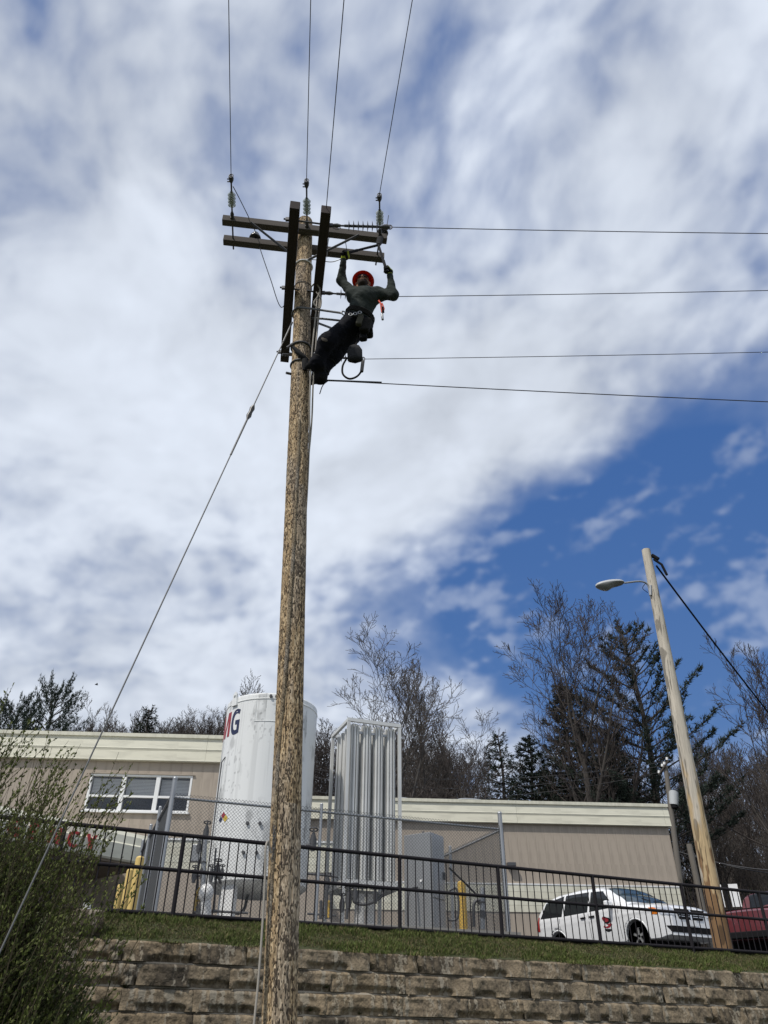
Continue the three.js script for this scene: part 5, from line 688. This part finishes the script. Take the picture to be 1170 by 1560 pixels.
    wpart('clamp', tube([P(0.84), P(0.9), P(0.96), P(1.0)], [0.014, 0.03, 0.034, 0.016], 8), M.steel, o);
    for (const t of [0.87, 0.93]) { const q = P(t); wpart('clamp_bolt', tube([q.clone().add(V(-0.05, 0, 0)), q.clone().add(V(0.02, 0, 0))], 0.008, 6), M.steel, o); }
    const lp = new THREE.TorusGeometry(0.026, 0.007, 6, 14); lp.scale(1, 1.4, 1); lp.translate(...P(1.0).toArray()); wpart('loop', lp, M.steel, o); return b;
  };
  const wireTo = (label, group, a, b, s, r = 0.005) => { const w = part(numbered('line_wire'), tube(sag(a, b, s, 30), r, 5), M.wire, scene); return tag(w, label, 'wire', group); };
  const front = fwd.clone().negate(), yA = 0.055;
  // three strings on the near crossarm, wires running overhead behind the camera
  for (const [s, px1, py1, px0, lab] of [[sA1, 352, 268, 350, 'bare end of the crossarm above the pin insulator'], [sA2, 467, 275, 474, 'pole top between the dark side arms'], [sA3, 578, 297, 627, 'crossarm end above the lineman']]) {
    const a = Y(AP(AF, s), yA).addScaledVector(fwd, -0.05), b = atH(px1, py1, A_H + 0.07); deadEnd('glass bell insulator string at the ' + lab, a, b, 'glass');
    const c = atH(px0, 0, A_H + 0.1), d = V(0, 0, 0).subVectors(c, b).normalize(); wireTo('overhead wire tied to the ' + lab, 'overhead wires', b, b.clone().addScaledVector(d, 30).setY(b.y + 0.8), 0.45);
  }
  { const b = Y(BP(BR, tn), 0.1).addScaledVector(bd, 0.002), c = atH(524, 0, B_H + 0.25), d = V(0, 0, 0).subVectors(c, b).normalize(); wireTo('overhead wire tied to the near end of the right dark side arm', 'overhead wires', b, b.clone().addScaledVector(d, 30).setY(b.y + 1.5), 0.3); }
  // three polymer dead ends to the right from the side arms, with wires
  for (const [t, ex, ey, rx, ry, lab] of [[t1, 594, 346, 1170, 345, 'under the crossarm end by the cutter tool'], [t2, 580, 452, 1170, 432, 'behind the lineman shoulder'], [t3, 553, 547, 1170, 526, 'below the lineman pouch']]) {
    const a = Y(BP(BR, t), 0.07).addScaledVector(bs, 0.08), b = atH(ex, ey, B_H + 0.09); deadEnd('grey polymer shed insulator ' + lab, a, b, 'poly');
    const c = onLine(rx, ry, b, 90.5), d = V(0, 0, 0).subVectors(c, b); wireTo('straight wire running right from the polymer insulator ' + lab, 'wires running right', b, b.clone().addScaledVector(d, 4), 0.18);
  }
  { const a = atD(486, 579, PD - 0.02), b = atD(500, 580, PD - 0.02), c = onLine(1170, 602, b, 88), d = V(0, 0, 0).subVectors(c, b); wireTo('lowest wire running right from beside the lineman boots', 'wires running right', a, a.clone().addScaledVector(d, 4), 0.15, 0.006); const e = part(numbered('wire_tail'), tube(curve([b, atD(492, 587, PD - 0.05), atD(487, 600, PD - 0.05)], 12), 0.006, 5), M.wire, scene); tag(e, 'short loose wire tail hanging under the lowest right wire', 'wire'); wpart('neutral_bolt', tube([poleAt(a.y), a], 0.012, 8), M.steel, g); wpart('grip', tube([a, b.clone().lerp(c, 0.12)], 0.011, 6), M.steel, g); }
  // pin insulators
  const pin = (px, py, c, lab) => { const q = atH(px, py, A_H + 0.13), s = sOf(q, pA, aAz), p = Y(AP(c, s), 0.113), o = thing('pin_insulator', lab, 'insulator', p); part('pin', tube([V(0, -0.02, 0), V(0, 0.08, 0)], 0.014, 8), M.steel, o); part('bell', new THREE.LatheGeometry([[0.03, 0.05], [0.075, 0.04], [0.082, 0.055], [0.075, 0.085], [0.05, 0.1], [0.055, 0.12], [0.05, 0.14], [0.03, 0.15], [0.032, 0.17], [0, 0.18]].map(v => new THREE.Vector2(...v)), 24), M.porcelain, o); return p; };
  const pi = pin(388, 353, AB, 'dark porcelain pin insulator on the bare half of the far crossarm'); pin(583, 354, AF, 'dark porcelain pin insulator on the crossarm end gripped by the cutter');
  const jump = (label, pts, r = 0.006) => tag(part(numbered('jumper_wire'), tube(curve(pts, 40), r, 5), M.wire, scene), label, 'wire');
  jump('slack jumper wire looping from glass insulator past the pin insulator to the side arm', [atH(355, 284, A_H + 0.06), atH(366, 305, A_H + 0.12), Y(pi, 0.17), atH(396, 378, A_H - 0.05), atH(412, 425, B_H + 0.6), atH(428, 468, B_H + 0.15), Y(BP(BL, t2 + 0.1), 0.02)]);
  jump('thin pale wire loop arching over the near crossarm', [atH(498, 392, A_H - 0.35), atH(502, 360, A_H), atH(512, 343, A_H + 0.13), atH(522, 352, A_H + 0.12), atH(527, 372, A_H + 0.05), atH(528, 381, A_H - 0.02)], 0.005);
  jump('stiff wire ends sticking up beside the cutter head', [atH(592, 328, A_H + 0.4), atH(588, 348, A_H + 0.18), atH(583, 356, A_H + 0.12), atH(585, 342, A_H + 0.2)], 0.005);
  // chain link between arm and hand
  wpart('safety_chain', tube(curve([atH(466, 395, A_H - 0.5), atH(484, 396, A_H - 0.52), atH(505, 399, A_H - 0.5), atH(521, 394, A_H - 0.45)], 16), 0.006, 5), M.galv, g);
  // ropes hanging from the side arm
  const rope = (label, pts) => tag(part(numbered('hand_line'), tube(curve(pts, 40), 0.0095, 6), M.rope, scene), label, 'rope', 'ropes on the pole');
  const q = (x, y, d) => atD(x, y, d);
  rope('pale hand line hanging down the pole side from the dark side arm', [Y(BP(BR, t2), -0.01), q(481, 480, 6.4), q(475, 540, 6.4), q(472, 600, 6.46), q(471, 680, 6.6), q(466, 780, 6.74), q(455, 900, 6.78), q(445, 1100, 6.78), q(430, 1500, 6.78), q(424, 1620, 6.78)]);
  rope('second pale hand line doubled beside the pole below the lineman belt', [q(488, 438, 6.45), q(486, 470, 6.4), q(481, 530, 6.38), q(477, 585, 6.44), q(475, 640, 6.56), q(468, 720, 6.75), q(458, 860, 6.8), q(440, 1200, 6.8), q(427, 1540, 6.8), q(423, 1640, 6.8)]);
  rope('loops of pale rope knotted round the dark side arm', [q(474, 437, 6.4), q(480, 432, 6.35), q(487, 440, 6.35), q(484, 452, 6.35), q(478, 462, 6.35), q(486, 470, 6.36), q(489, 455, 6.38), q(482, 445, 6.4)]);
  // snubbing strap of hardware on the pole left side (steps and brackets)
  for (const [x0, y0, x1, y1] of [[445, 520, 437, 530], [443, 571, 436, 568], [443, 541, 430, 540]]) wpart('pole_step', tube([atD(x0 + 6, y0, PD), atD(x1, y1, PD - 0.05)], 0.016, 6), M.steel, g);
  // dark clevis bracket strapped on the pole beside the boots
  wpart('bracket', tube([onP(447, 529, 0.02), onP(455, 537, 0.035), onP(463, 545, 0.035), onP(469, 549, 0.03)], [0.02, 0.03, 0.034, 0.02], 8), M.rubber, g); wpart('bracket', tube([onP(464, 546, 0.03), onP(465, 556, 0.045), onP(464, 564, 0.03)], [0.03, 0.042, 0.022], 10), M.rubber, g); ring(onP(462, 549, 0).y, 0.012, M.steel);
  // guy wire
  const ga = poleAt(EYE + 7.35).addScaledVector(dirAz(-95), 0.12), gb = onLine(0, 1450, V(0, 0, ga.z + 0.15), 90), gd = V(0, 0, 0).subVectors(gb, ga), gEnd = ga.clone().addScaledVector(gd, ga.y / -gd.y), gy = thing('guy_wire', 'taut guy wire slanting from the pole down past the shrub', 'wire', gEnd);
  wpart('strand', tube([ga, gEnd], 0.0075, 6), M.guy, gy); const G = t => ga.clone().lerp(gEnd, t); let tl = 0, bd0 = 1e9; for (let k = 0; k < 400; k++) { const p = G(k / 400).project(camera), yy = (1 - p.y) * 780; if (Math.abs(yy - 628) < bd0) { bd0 = Math.abs(yy - 628); tl = k / 400; } }
  wpart('strain_insulator', tube([G(tl - 0.012), G(tl - 0.006), G(tl), G(tl + 0.006), G(tl + 0.012)], [0.012, 0.03, 0.022, 0.03, 0.012], 10), M.porcelain, gy); wpart('grip', tube([G(tl + 0.012), G(tl + 0.07)], 0.012, 6), M.guy, gy); wpart('grip', tube([G(0), G(0.04)], 0.012, 6), M.guy, gy);
}
// ================================================================== lineman
{
  const J = {
    head: atD(553, 431, 6.08), neck: atD(554, 442, 6.13), chest: atD(556, 456, 6.12), belly: atD(549, 474, 6.17), pelvis: atD(545, 490, 6.22),
    sR: atD(540, 451, 6.14), eR: atD(520, 427, 6.16), wR: atD(523, 394, 6.02), sL: atD(575, 449, 6.12), eL: atD(599, 450, 6.02), wL: atD(594, 420, 5.97),
    hR: atD(537, 494, 6.2), hL: atD(550, 495, 6.27), kR: atD(498, 521, 6.22), kL: atD(508, 541, 6.4), aR: atD(483, 553, 6.36), aL: atD(487, 573, 6.48),
  };
  J.tR = atD(471, 558, 6.42); J.tL = atD(475, 581, 6.46); J.bR = atD(487, 561, 6.4); J.bL = atD(491, 580, 6.48);
  const SH = [0.030, 0.037, 0.034], PA = [0.0045, 0.005, 0.009], SK = [0.36, 0.2, 0.14], BO = [0.007, 0.0065, 0.0065], GL = [0.008, 0.0085, 0.0085];
  const bones = [
    ['chest', 'belly', 0.135, 0.13, SH], ['belly', 'pelvis', 0.13, 0.14, SH], ['sR', 'sL', 0.075, 0.075, SH], ['sR', 'chest', 0.08, 0.12, SH], ['sL', 'chest', 0.08, 0.12, SH], ['neck', 'chest', 0.062, 0.11, SH], ['head', 'neck', 0.06, 0.06, SK],
    ['sR', 'eR', 0.068, 0.05, SH], ['eR', 'wR', 0.05, 0.036, SH], ['sL', 'eL', 0.068, 0.052, SH], ['eL', 'wL', 0.052, 0.036, SH],
    ['pelvis', 'hR', 0.14, 0.12, PA], ['pelvis', 'hL', 0.14, 0.12, PA], ['hR', 'kR', 0.122, 0.094, PA], ['hL', 'kL', 0.122, 0.094, PA], ['kR', 'aR', 0.092, 0.07, PA], ['kL', 'aL', 0.086, 0.066, PA],
    ['aR', 'tR', 0.056, 0.042, BO], ['aL', 'tL', 0.056, 0.042, BO], ['aR', 'bR', 0.056, 0.046, BO], ['aL', 'bL', 0.056, 0.046, BO]].map(([a, b, ra, rb, c]) => ({ a: J[a], b: J[b], ra, rb, c }));
  const cap = (bn, p) => { const d = bn._d ??= V(0, 0, 0).subVectors(bn.b, bn.a), l2 = bn._l ??= d.lengthSq(), t = clamp(((p.x - bn.a.x) * d.x + (p.y - bn.a.y) * d.y + (p.z - bn.a.z) * d.z) / l2), x = bn.a.x + d.x * t - p.x, y = bn.a.y + d.y * t - p.y, z = bn.a.z + d.z * t - p.z; return Math.sqrt(x * x + y * y + z * z) - lerp(bn.ra, bn.rb, t); };
  const smin = (a, b, k) => { const h = Math.max(k - Math.abs(a - b), 0) / k; return Math.min(a, b) - h * h * k * 0.25; };
  function mesh(field, color, mn, mx, cell) {                                 // marching cubes over a box
    const c = mn.clone().add(mx).multiplyScalar(0.5), hf = Math.max(mx.x - mn.x, mx.y - mn.y, mx.z - mn.z) / 2 + cell * 3, res = Math.ceil(2 * hf / cell), mc = new MarchingCubes(res, M.black, false, false, 260000); mc.isolation = 0; const h = res / 2, p = V(0, 0, 0);
    for (let k = 0; k < res; k++) for (let j = 0; j < res; j++) for (let i = 0; i < res; i++) { p.set(c.x + (i - h) / h * hf, c.y + (j - h) / h * hf, c.z + (k - h) / h * hf); mc.field[i + j * res + k * res * res] = (p.x < mn.x - 0.03 || p.x > mx.x + 0.03 || p.y < mn.y - 0.03 || p.y > mx.y + 0.03 || p.z < mn.z - 0.03 || p.z > mx.z + 0.03) ? -1 : -field(p); }
    mc.update(); const n = mc.count, P = [], N = [], C = [], e = 0.003;
    for (let i = 0; i < n; i++) { const x = c.x + mc.positionArray[3 * i] * hf, y = c.y + mc.positionArray[3 * i + 1] * hf, z = c.z + mc.positionArray[3 * i + 2] * hf; P.push(x, y, z); const f = (a, b, d) => field(p.set(x + a, y + b, z + d)), g = V(f(e, 0, 0) - f(-e, 0, 0), f(0, e, 0) - f(0, -e, 0), f(0, 0, e) - f(0, 0, -e)).normalize(); N.push(g.x, g.y, g.z); const q = color(p.set(x, y, z)); C.push(q[0], q[1], q[2]); }
    const geo = new THREE.BufferGeometry(); geo.setAttribute('position', new THREE.Float32BufferAttribute(P, 3)); geo.setAttribute('normal', new THREE.Float32BufferAttribute(N, 3)); geo.setAttribute('color', new THREE.Float32BufferAttribute(C, 3)); geo.setAttribute('uv', new THREE.Float32BufferAttribute(new Float32Array(P.length / 3 * 2), 2)); return geo;
  }
  const bounds = (pts, m) => { const b = new THREE.Box3().setFromPoints(pts); b.expandByScalar(m); return [b.min, b.max]; };
  const fold = p => 0.012 * (noise3(p.x * 16, p.y * 16, p.z * 16) - 0.5) + 0.008 * (noise3(p.x * 34 + p.y * 20, p.y * 34, p.z * 34) - 0.5);
  const bodyF = p => { let d = 9; for (const b of bones) { const q = cap(b, p); d = smin(d, q, 0.07); } return d + fold(p); };
  const bodyC = p => { let d = 9, c = SH; for (const b of bones) { const q = cap(b, p); if (q < d) { d = q; c = b.c; } } if (c === SH && V(0, 0, 0).subVectors(p, J.pelvis).dot(V(0, 0, 0).subVectors(J.chest, J.pelvis).normalize()) < 0.03 && p.distanceTo(J.pelvis) < 0.24) c = PA; return c; };
  const [b0, b1] = bounds(Object.values(J), 0.17), bodyG = mesh(bodyF, bodyC, b0, b1, 0.0135);
  // head: faces the camera side, chin slightly raised
  const face = V(-J.head.x - 0.7, 0, -J.head.z).normalize(), hs = V(0, 0, 0).crossVectors(V(0, 1, 0), face).normalize(), hu = V(0, 1, 0).addScaledVector(face, -0.16).normalize(), hf = V(0, 0, 0).crossVectors(hs, hu).normalize(), HC = J.head.clone();
  const HL = p => { const d = V(0, 0, 0).subVectors(p, HC); return V(d.dot(hs), d.dot(hu), d.dot(hf)); };
  const ell = (q, x, y, z, a, b, c) => { const X = (q.x - x) / a, Y = (q.y - y) / b, Z = (q.z - z) / c; return (Math.hypot(X, Y, Z) - 1) * Math.min(a, b, c); };
  const headF = p => { const q = HL(p); q.x = Math.abs(q.x); let d = ell(q, 0, 0.03, -0.015, 0.078, 0.1, 0.095); d = smin(d, ell(q, 0, -0.05, 0.02, 0.06, 0.07, 0.07), 0.03); d = smin(d, ell(q, 0, -0.095, 0.055, 0.03, 0.025, 0.03), 0.025); d = smin(d, ell(q, 0, -0.012, 0.092, 0.014, 0.026, 0.022), 0.012); d = smin(d, ell(q, 0, 0.022, 0.07, 0.055, 0.013, 0.022), 0.015); d = smin(d, ell(q, 0.078, -0.005, -0.01, 0.012, 0.032, 0.02), 0.008); d = smin(d, ell(q, 0, -0.055, 0.085, 0.024, 0.008, 0.012), 0.008); d = Math.max(d, -ell(q, 0.03, 0.002, 0.092, 0.016, 0.011, 0.014)); d = smin(d, ell(q, 0, -0.13, -0.02, 0.056, 0.09, 0.056), 0.03); return d; };
  const headC = p => { const q = HL(p); if (q.y < -0.033 && q.z > 0.0 && !(Math.abs(q.y + 0.056) < 0.008 && Math.abs(q.x) < 0.024)) return [0.03, 0.02, 0.015]; return SK; };
  const headG = mesh(headF, headC, HC.clone().addScalar(-0.16), HC.clone().addScalar(0.15), 0.004);
  // hands: palm, four fingers curled round the handle, thumb from the side
  function handGeo(wrist, fore, grip, gripDir) {                              // fore: forearm direction, grip: point inside the fist, gripDir: axis of the handle
    const ax = gripDir.clone().normalize(), d = V(0, 0, 0).subVectors(grip, wrist), u = d.clone().addScaledVector(ax, -d.dot(ax)).normalize(), n = V(0, 0, 0).crossVectors(ax, u).normalize(), C = grip.clone().addScaledVector(u, -0.012), bs = [];
    const P = (a, b, c) => C.clone().addScaledVector(ax, a).addScaledVector(u, b).addScaledVector(n, c), add = (a, b, ra, rb) => bs.push({ a, b, ra, rb });
    add(wrist, P(-0.008, -0.035, 0.03), 0.034, 0.03); add(P(-0.028, -0.025, 0.034), P(-0.03, 0.028, 0.034), 0.017, 0.015); add(P(0.0, -0.03, 0.036), P(0, 0.028, 0.036), 0.018, 0.016); add(P(0.028, -0.028, 0.034), P(0.03, 0.026, 0.034), 0.017, 0.014);
    [[-0.036, 0.95, 0.0085], [-0.012, 1.08, 0.0095], [0.012, 1.03, 0.0095], [0.035, 0.85, 0.0082]].forEach(([s, L, r]) => { const k0 = P(s, 0.03, 0.034), k1 = P(s, 0.034 + 0.012 * L, 0.034 - 0.036 * L), k2 = P(s, 0.012, -0.008 - 0.016 * L), k3 = P(s, -0.014, -0.004 - 0.006 * L); add(k0, k1, r + 0.001, r); add(k1, k2, r, r); add(k2, k3, r, r * 0.85); });
    const t0 = P(-0.034, -0.03, 0.022), t1 = P(-0.05, -0.022, -0.004), t2 = P(-0.034, -0.004, -0.024), t3 = P(-0.016, 0.012, -0.034); add(t0, t1, 0.013, 0.011); add(t1, t2, 0.011, 0.0105); add(t2, t3, 0.0105, 0.009);
    const fF = p => { let m = 9; bs.forEach((b, i) => { const q = cap(b, p); m = i < 4 ? smin(m, q, 0.014) : smin(m, q, 0.004); }); return m; };
    const fC = p => { const q = p.distanceTo(wrist); if (q < 0.04) return [0.30, 0.36, 0.03]; const r = V(0, 0, 0).subVectors(p, C); return r.dot(n) > 0.046 && Math.abs(r.dot(ax)) < 0.02 ? [0.26, 0.32, 0.03] : GL; };
    const [m0, m1] = bounds(bs.flatMap(b => [b.a, b.b]), 0.04); return mesh(fF, fC, m0, m1, 0.0035);
  }
  const gripR = atD(525.5, 386, 5.99), gripL = atD(588.5, 411, 5.94), jaw = atH(580, 361, A_H + 0.05), neckT = jaw.clone().lerp(gripL, 0.24).lerp(gripR, 0.1);
  const gR = handGeo(J.wR, null, gripR, V(0, 0, 0).subVectors(neckT, gripR)), gL = handGeo(J.wL, null, gripL, V(0, 0, 0).subVectors(neckT, gripL));
  const base = J.pelvis.clone(), g = thing('person', 'person in dark work clothes and orange hard hat leaning from the pole, reaching up', 'person', base);
  const skin = new THREE.MeshPhysicalMaterial({ color: 0xffffff, vertexColors: true, roughness: 0.9, specularIntensity: 0.4, side: THREE.DoubleSide });
  const body = wpart('body', mergeGeometries([bodyG, headG, gR, gL]), skin, g);
  // hard hat with full brim, open below
  const hat = new THREE.LatheGeometry([[0.004, 0.162], [0.05, 0.157], [0.088, 0.135], [0.112, 0.095], [0.12, 0.05], [0.124, 0.032], [0.15, 0.024], [0.166, 0.014], [0.168, 0.009], [0.164, 0.008], [0.15, 0.017], [0.122, 0.024], [0.116, 0.05], [0.108, 0.092], [0.085, 0.13], [0.05, 0.151], [0.004, 0.156]].map(v => new THREE.Vector2(...v)), 48);
  hat.scale(0.80, 0.9, 0.86); const hm = new THREE.Matrix4().makeBasis(hs, hu.clone().addScaledVector(hf, 0.0), hf); hm.setPosition(HC.clone().addScaledVector(hu, 0.04).addScaledVector(hf, -0.005)); hat.applyMatrix4(hm);
  wpart('hard_hat', hat, new THREE.MeshPhysicalMaterial({ color: new THREE.Color().setRGB(0.78, 0.055, 0.02), roughness: 0.4, transmission: 0.25, thickness: 0, side: THREE.DoubleSide }), g);
  const hp = (x, y, z) => HC.clone().addScaledVector(hs, x).addScaledVector(hu, y).addScaledVector(hf, z);
  const gl = wpart('safety_glasses', grid(16, 4, (u, v) => { const a = (u - 0.5) * 2.3; return hp(Math.sin(a) * 0.08, 0.008 + (v - 0.5) * 0.046 * (1 - 0.3 * Math.abs(u - 0.5)), 0.035 + Math.cos(a) * 0.074); }), mat(0.012, 0.013, 0.016, 0.06), g); for (const s of [-1, 1]) wpart('glasses_temple', tube([hp(s * 0.07, 0.012, 0.055), hp(s * 0.083, 0.01, -0.03)], 0.004, 5), M.black, gl);
  // belt, pouches, strap and gear
  const tdir = V(0, 0, 0).subVectors(J.chest, J.pelvis).normalize(), bx1 = V(0, 0, 0).crossVectors(tdir, V(0, 0, 1)).normalize(), bx2 = V(0, 0, 0).crossVectors(bx1, tdir).normalize(), bc = J.pelvis.clone().lerp(J.belly, 0.55);
  { const pts = []; for (let k = 0; k <= 40; k++) { const a = k / 40 * Math.PI * 2; let r = 0.1; const d = bx1.clone().multiplyScalar(Math.cos(a)).addScaledVector(bx2, Math.sin(a)); for (; r < 0.3; r += 0.004) if (bodyF(bc.clone().addScaledVector(d, r)) > 0.004) break; pts.push(bc.clone().addScaledVector(d, r)); } const B = new GB(); for (const o of [-0.022, -0.008, 0.008, 0.022]) B.tube(pts.map(p => p.clone().addScaledVector(tdir, o)), 0.012, 6); wpart('tool_belt', B.get(), M.strap, g); }
  const pouch = (name, p, w, h, d, m, rz = 0, ry = 0) => { const q = new RoundedBoxGeometry(w, h, d, 3, Math.min(w, d) * 0.3); q.rotateZ(rz); q.rotateY(ry); q.translate(p.x, p.y, p.z); return wpart(name, q, m, g); };
  pouch('tool_pouch', atD(557, 496, 6.1), 0.12, 0.2, 0.09, M.strap, -0.2, -0.2); pouch('tool_pouch', atD(548, 488, 6.05), 0.07, 0.17, 0.06, mat(0.05, 0.046, 0.03, 0.9), -0.15); pouch('tool_pouch', atD(561, 506, 6.22), 0.11, 0.15, 0.1, M.strap, 0.1); pouch('tool_pouch', atD(553, 513, 6.18), 0.09, 0.11, 0.08, M.black, 0.2);
  { const p = atD(565, 499, 6.16); wpart('tool_grip', tube([atD(560, 489, 6.16), atD(563, 497, 6.14), atD(566, 503, 6.12)], [0.016, 0.014, 0.018], 8), M.black, g); }
  { const s = new THREE.LatheGeometry([[0.03, -0.125], [0.075, -0.11], [0.098, -0.08], [0.1, 0.03], [0.06, 0.12], [0.035, 0.13]].map(v => new THREE.Vector2(...v)), 6); s.scale(1, 1, 0.6); s.rotateZ(0.06); const p = atD(540.5, 539, 6.2); s.translate(p.x, p.y, p.z); wpart('hanging_bag', s, mat(0.009, 0.0095, 0.011, 0.9), g); wpart('bag_strap', tube([atD(546, 508, 6.2), atD(542, 526, 6.2)], 0.012, 6), M.strap, g); }
  wpart('lanyard_loop', tube(curve([atD(528, 546, 6.2), atD(522, 558, 6.2), atD(523, 571, 6.2), atD(532, 577, 6.2), atD(543, 574, 6.2), atD(551, 564, 6.2), atD(552, 552, 6.2), atD(548, 545, 6.2)], 50), 0.0115, 8), M.strap, g); wpart('lanyard_snap', tube([atD(551, 566, 6.2), atD(553, 550, 6.2)], 0.02, 8), mat(0.1, 0.09, 0.085, 0.7), g);
  // climbing strap round the pole
  { const d1 = atD(521, 477, 6.1), d2 = poleAt(atD(470, 481, 6.6).y), r = poleR(d2.y) + 0.014, pts = []; const a0 = Math.atan2(d1.z - d2.z, d1.x - d2.x); const back = bc.clone().add(V(-0.02, 0.02, -0.12)); pts.push(d1); for (let k = 0; k <= 26; k++) { const a = a0 + 1.2 + k / 26 * (Math.PI * 2 - 2.4); pts.push(V(d2.x + Math.cos(a) * r, d2.y, d2.z + Math.sin(a) * r)); } pts.push(back); wpart('climbing_strap', tube(curve(pts, 90), 0.013, 8), mat(0.10, 0.10, 0.10, 0.7), g); const rg = new THREE.TorusGeometry(0.03, 0.008, 8, 20); rg.rotateY(0.4); rg.translate(d1.x + 0.02, d1.y, d1.z); wpart('snap_ring', rg, M.galv, g); wpart('belt_strap', tube([d1.clone().add(V(0.04, 0, 0)), atD(533, 481, 6.08), atD(545, 482, 6.03)], 0.014, 8), M.strap, g); for (const [x, y] of [[534, 479], [541, 478], [548, 476]]) wpart('carabiner', new THREE.TorusGeometry(0.02, 0.005, 6, 14).translate(...atD(x, y, 6.0).toArray()), M.galv, g); wpart('secondary_strap', tube([atD(484, 492, 6.45), atD(500, 498, 6.3), atD(512, 503, 6.2)], 0.014, 6), mat(0.12, 0.125, 0.13, 0.7), g); }
  // knee pads, gaff straps, orange lanyard
  for (const [k, a, h] of [['kR', 'aR', 'hR'], ['kL', 'aL', 'hL']]) { const up = V(0, 0, 0).subVectors(J[h], J[a]).normalize(), tc = V(-J[k].x, -0.3, -J[k].z).normalize(), q = new THREE.SphereGeometry(0.066, 18, 10, 0, Math.PI * 2, 0, 1.15); q.scale(1, 0.55, 1.35); const z = up.clone().addScaledVector(tc, -up.dot(tc)).normalize(), x = V(0, 0, 0).crossVectors(tc, z); q.applyMatrix4(new THREE.Matrix4().makeBasis(x, tc, z).setPosition(J[k].clone().addScaledVector(tc, 0.066))); wpart('knee_pad', q, mat(0.105, 0.085, 0.07, 0.9), g); }
  for (const [k, a] of [['kR', 'aR'], ['kL', 'aL']]) { for (const t of [0.3, 0.75]) { const p = J[k].clone().lerp(J[a], t), d = V(0, 0, 0).subVectors(J[a], J[k]).normalize(), tr = new THREE.TorusGeometry(lerp(0.084, 0.068, t), 0.011, 6, 20); tr.applyQuaternion(new THREE.Quaternion().setFromUnitVectors(V(0, 0, 1), d)); tr.translate(p.x, p.y, p.z); wpart('gaff_strap', tr, M.strap, g); } }
  wpart('climbing_gaff', tube([J.aR.clone().add(V(-0.03, 0.12, 0.05)), J.aR.clone().add(V(-0.05, -0.02, 0.02)), J.bR.clone().add(V(-0.06, -0.06, -0.03))], [0.01, 0.012, 0.006], 6), M.galv, g); wpart('climbing_gaff', tube([J.aL.clone().add(V(0.05, 0.14, 0.03)), J.aL.clone().add(V(0.04, -0.02, 0.02)), J.bL.clone().add(V(-0.08, -0.04, 0))], [0.01, 0.012, 0.006], 6), M.galv, g);
  const orange = mat(0.75, 0.10, 0.06, 0.7); wpart('orange_lanyard', tube(curve([atD(577, 458, 6.03), atD(580, 463, 6.02), atD(581, 470, 6.02), atD(582, 476, 6.02)], 12), 0.011, 6), orange, g); wpart('orange_lanyard', tube([atD(582, 462, 6.0), atD(585, 470, 6.0), atD(584, 475, 6.0)], 0.009, 6), orange, g); wpart('lanyard_clip', tube([atD(582, 478, 6.02), atD(583, 487, 6.02)], 0.014, 8), M.galv, g); wpart('lanyard_clip', tube([atD(583, 468, 6.0), atD(584, 476, 6.0)], 0.013, 8), M.black, g);
  // long handled cutter held by both hands
  const c = thing('cable_cutter', 'long handled black cable cutter held by the lineman at the crossarm end', 'tool', jaw), hR = gripR.clone().addScaledVector(V(0, 0, 0).subVectors(gripR, neckT).normalize(), 0.07), hL = gripL.clone().addScaledVector(V(0, 0, 0).subVectors(gripL, neckT).normalize(), 0.07);
  wpart('handle', tube([hR, gripR.clone().lerp(neckT, 0.35), gripR.clone().lerp(neckT, 0.36), neckT], [0.019, 0.019, 0.015, 0.017], 10), M.black, c); wpart('handle', tube([hL, gripL.clone().lerp(neckT, 0.35), gripL.clone().lerp(neckT, 0.36), neckT], [0.019, 0.019, 0.015, 0.017], 10), M.black, c);
  wpart('cutter_head', tube([neckT, neckT.clone().lerp(jaw, 0.35), neckT.clone().lerp(jaw, 0.7), jaw], [0.026, 0.042, 0.045, 0.02], 10), M.rubber, c);
}
scene.traverse(o => { if (o.isMesh) { o.castShadow = true; o.receiveShadow = true; } });
renderer.render(scene, camera);
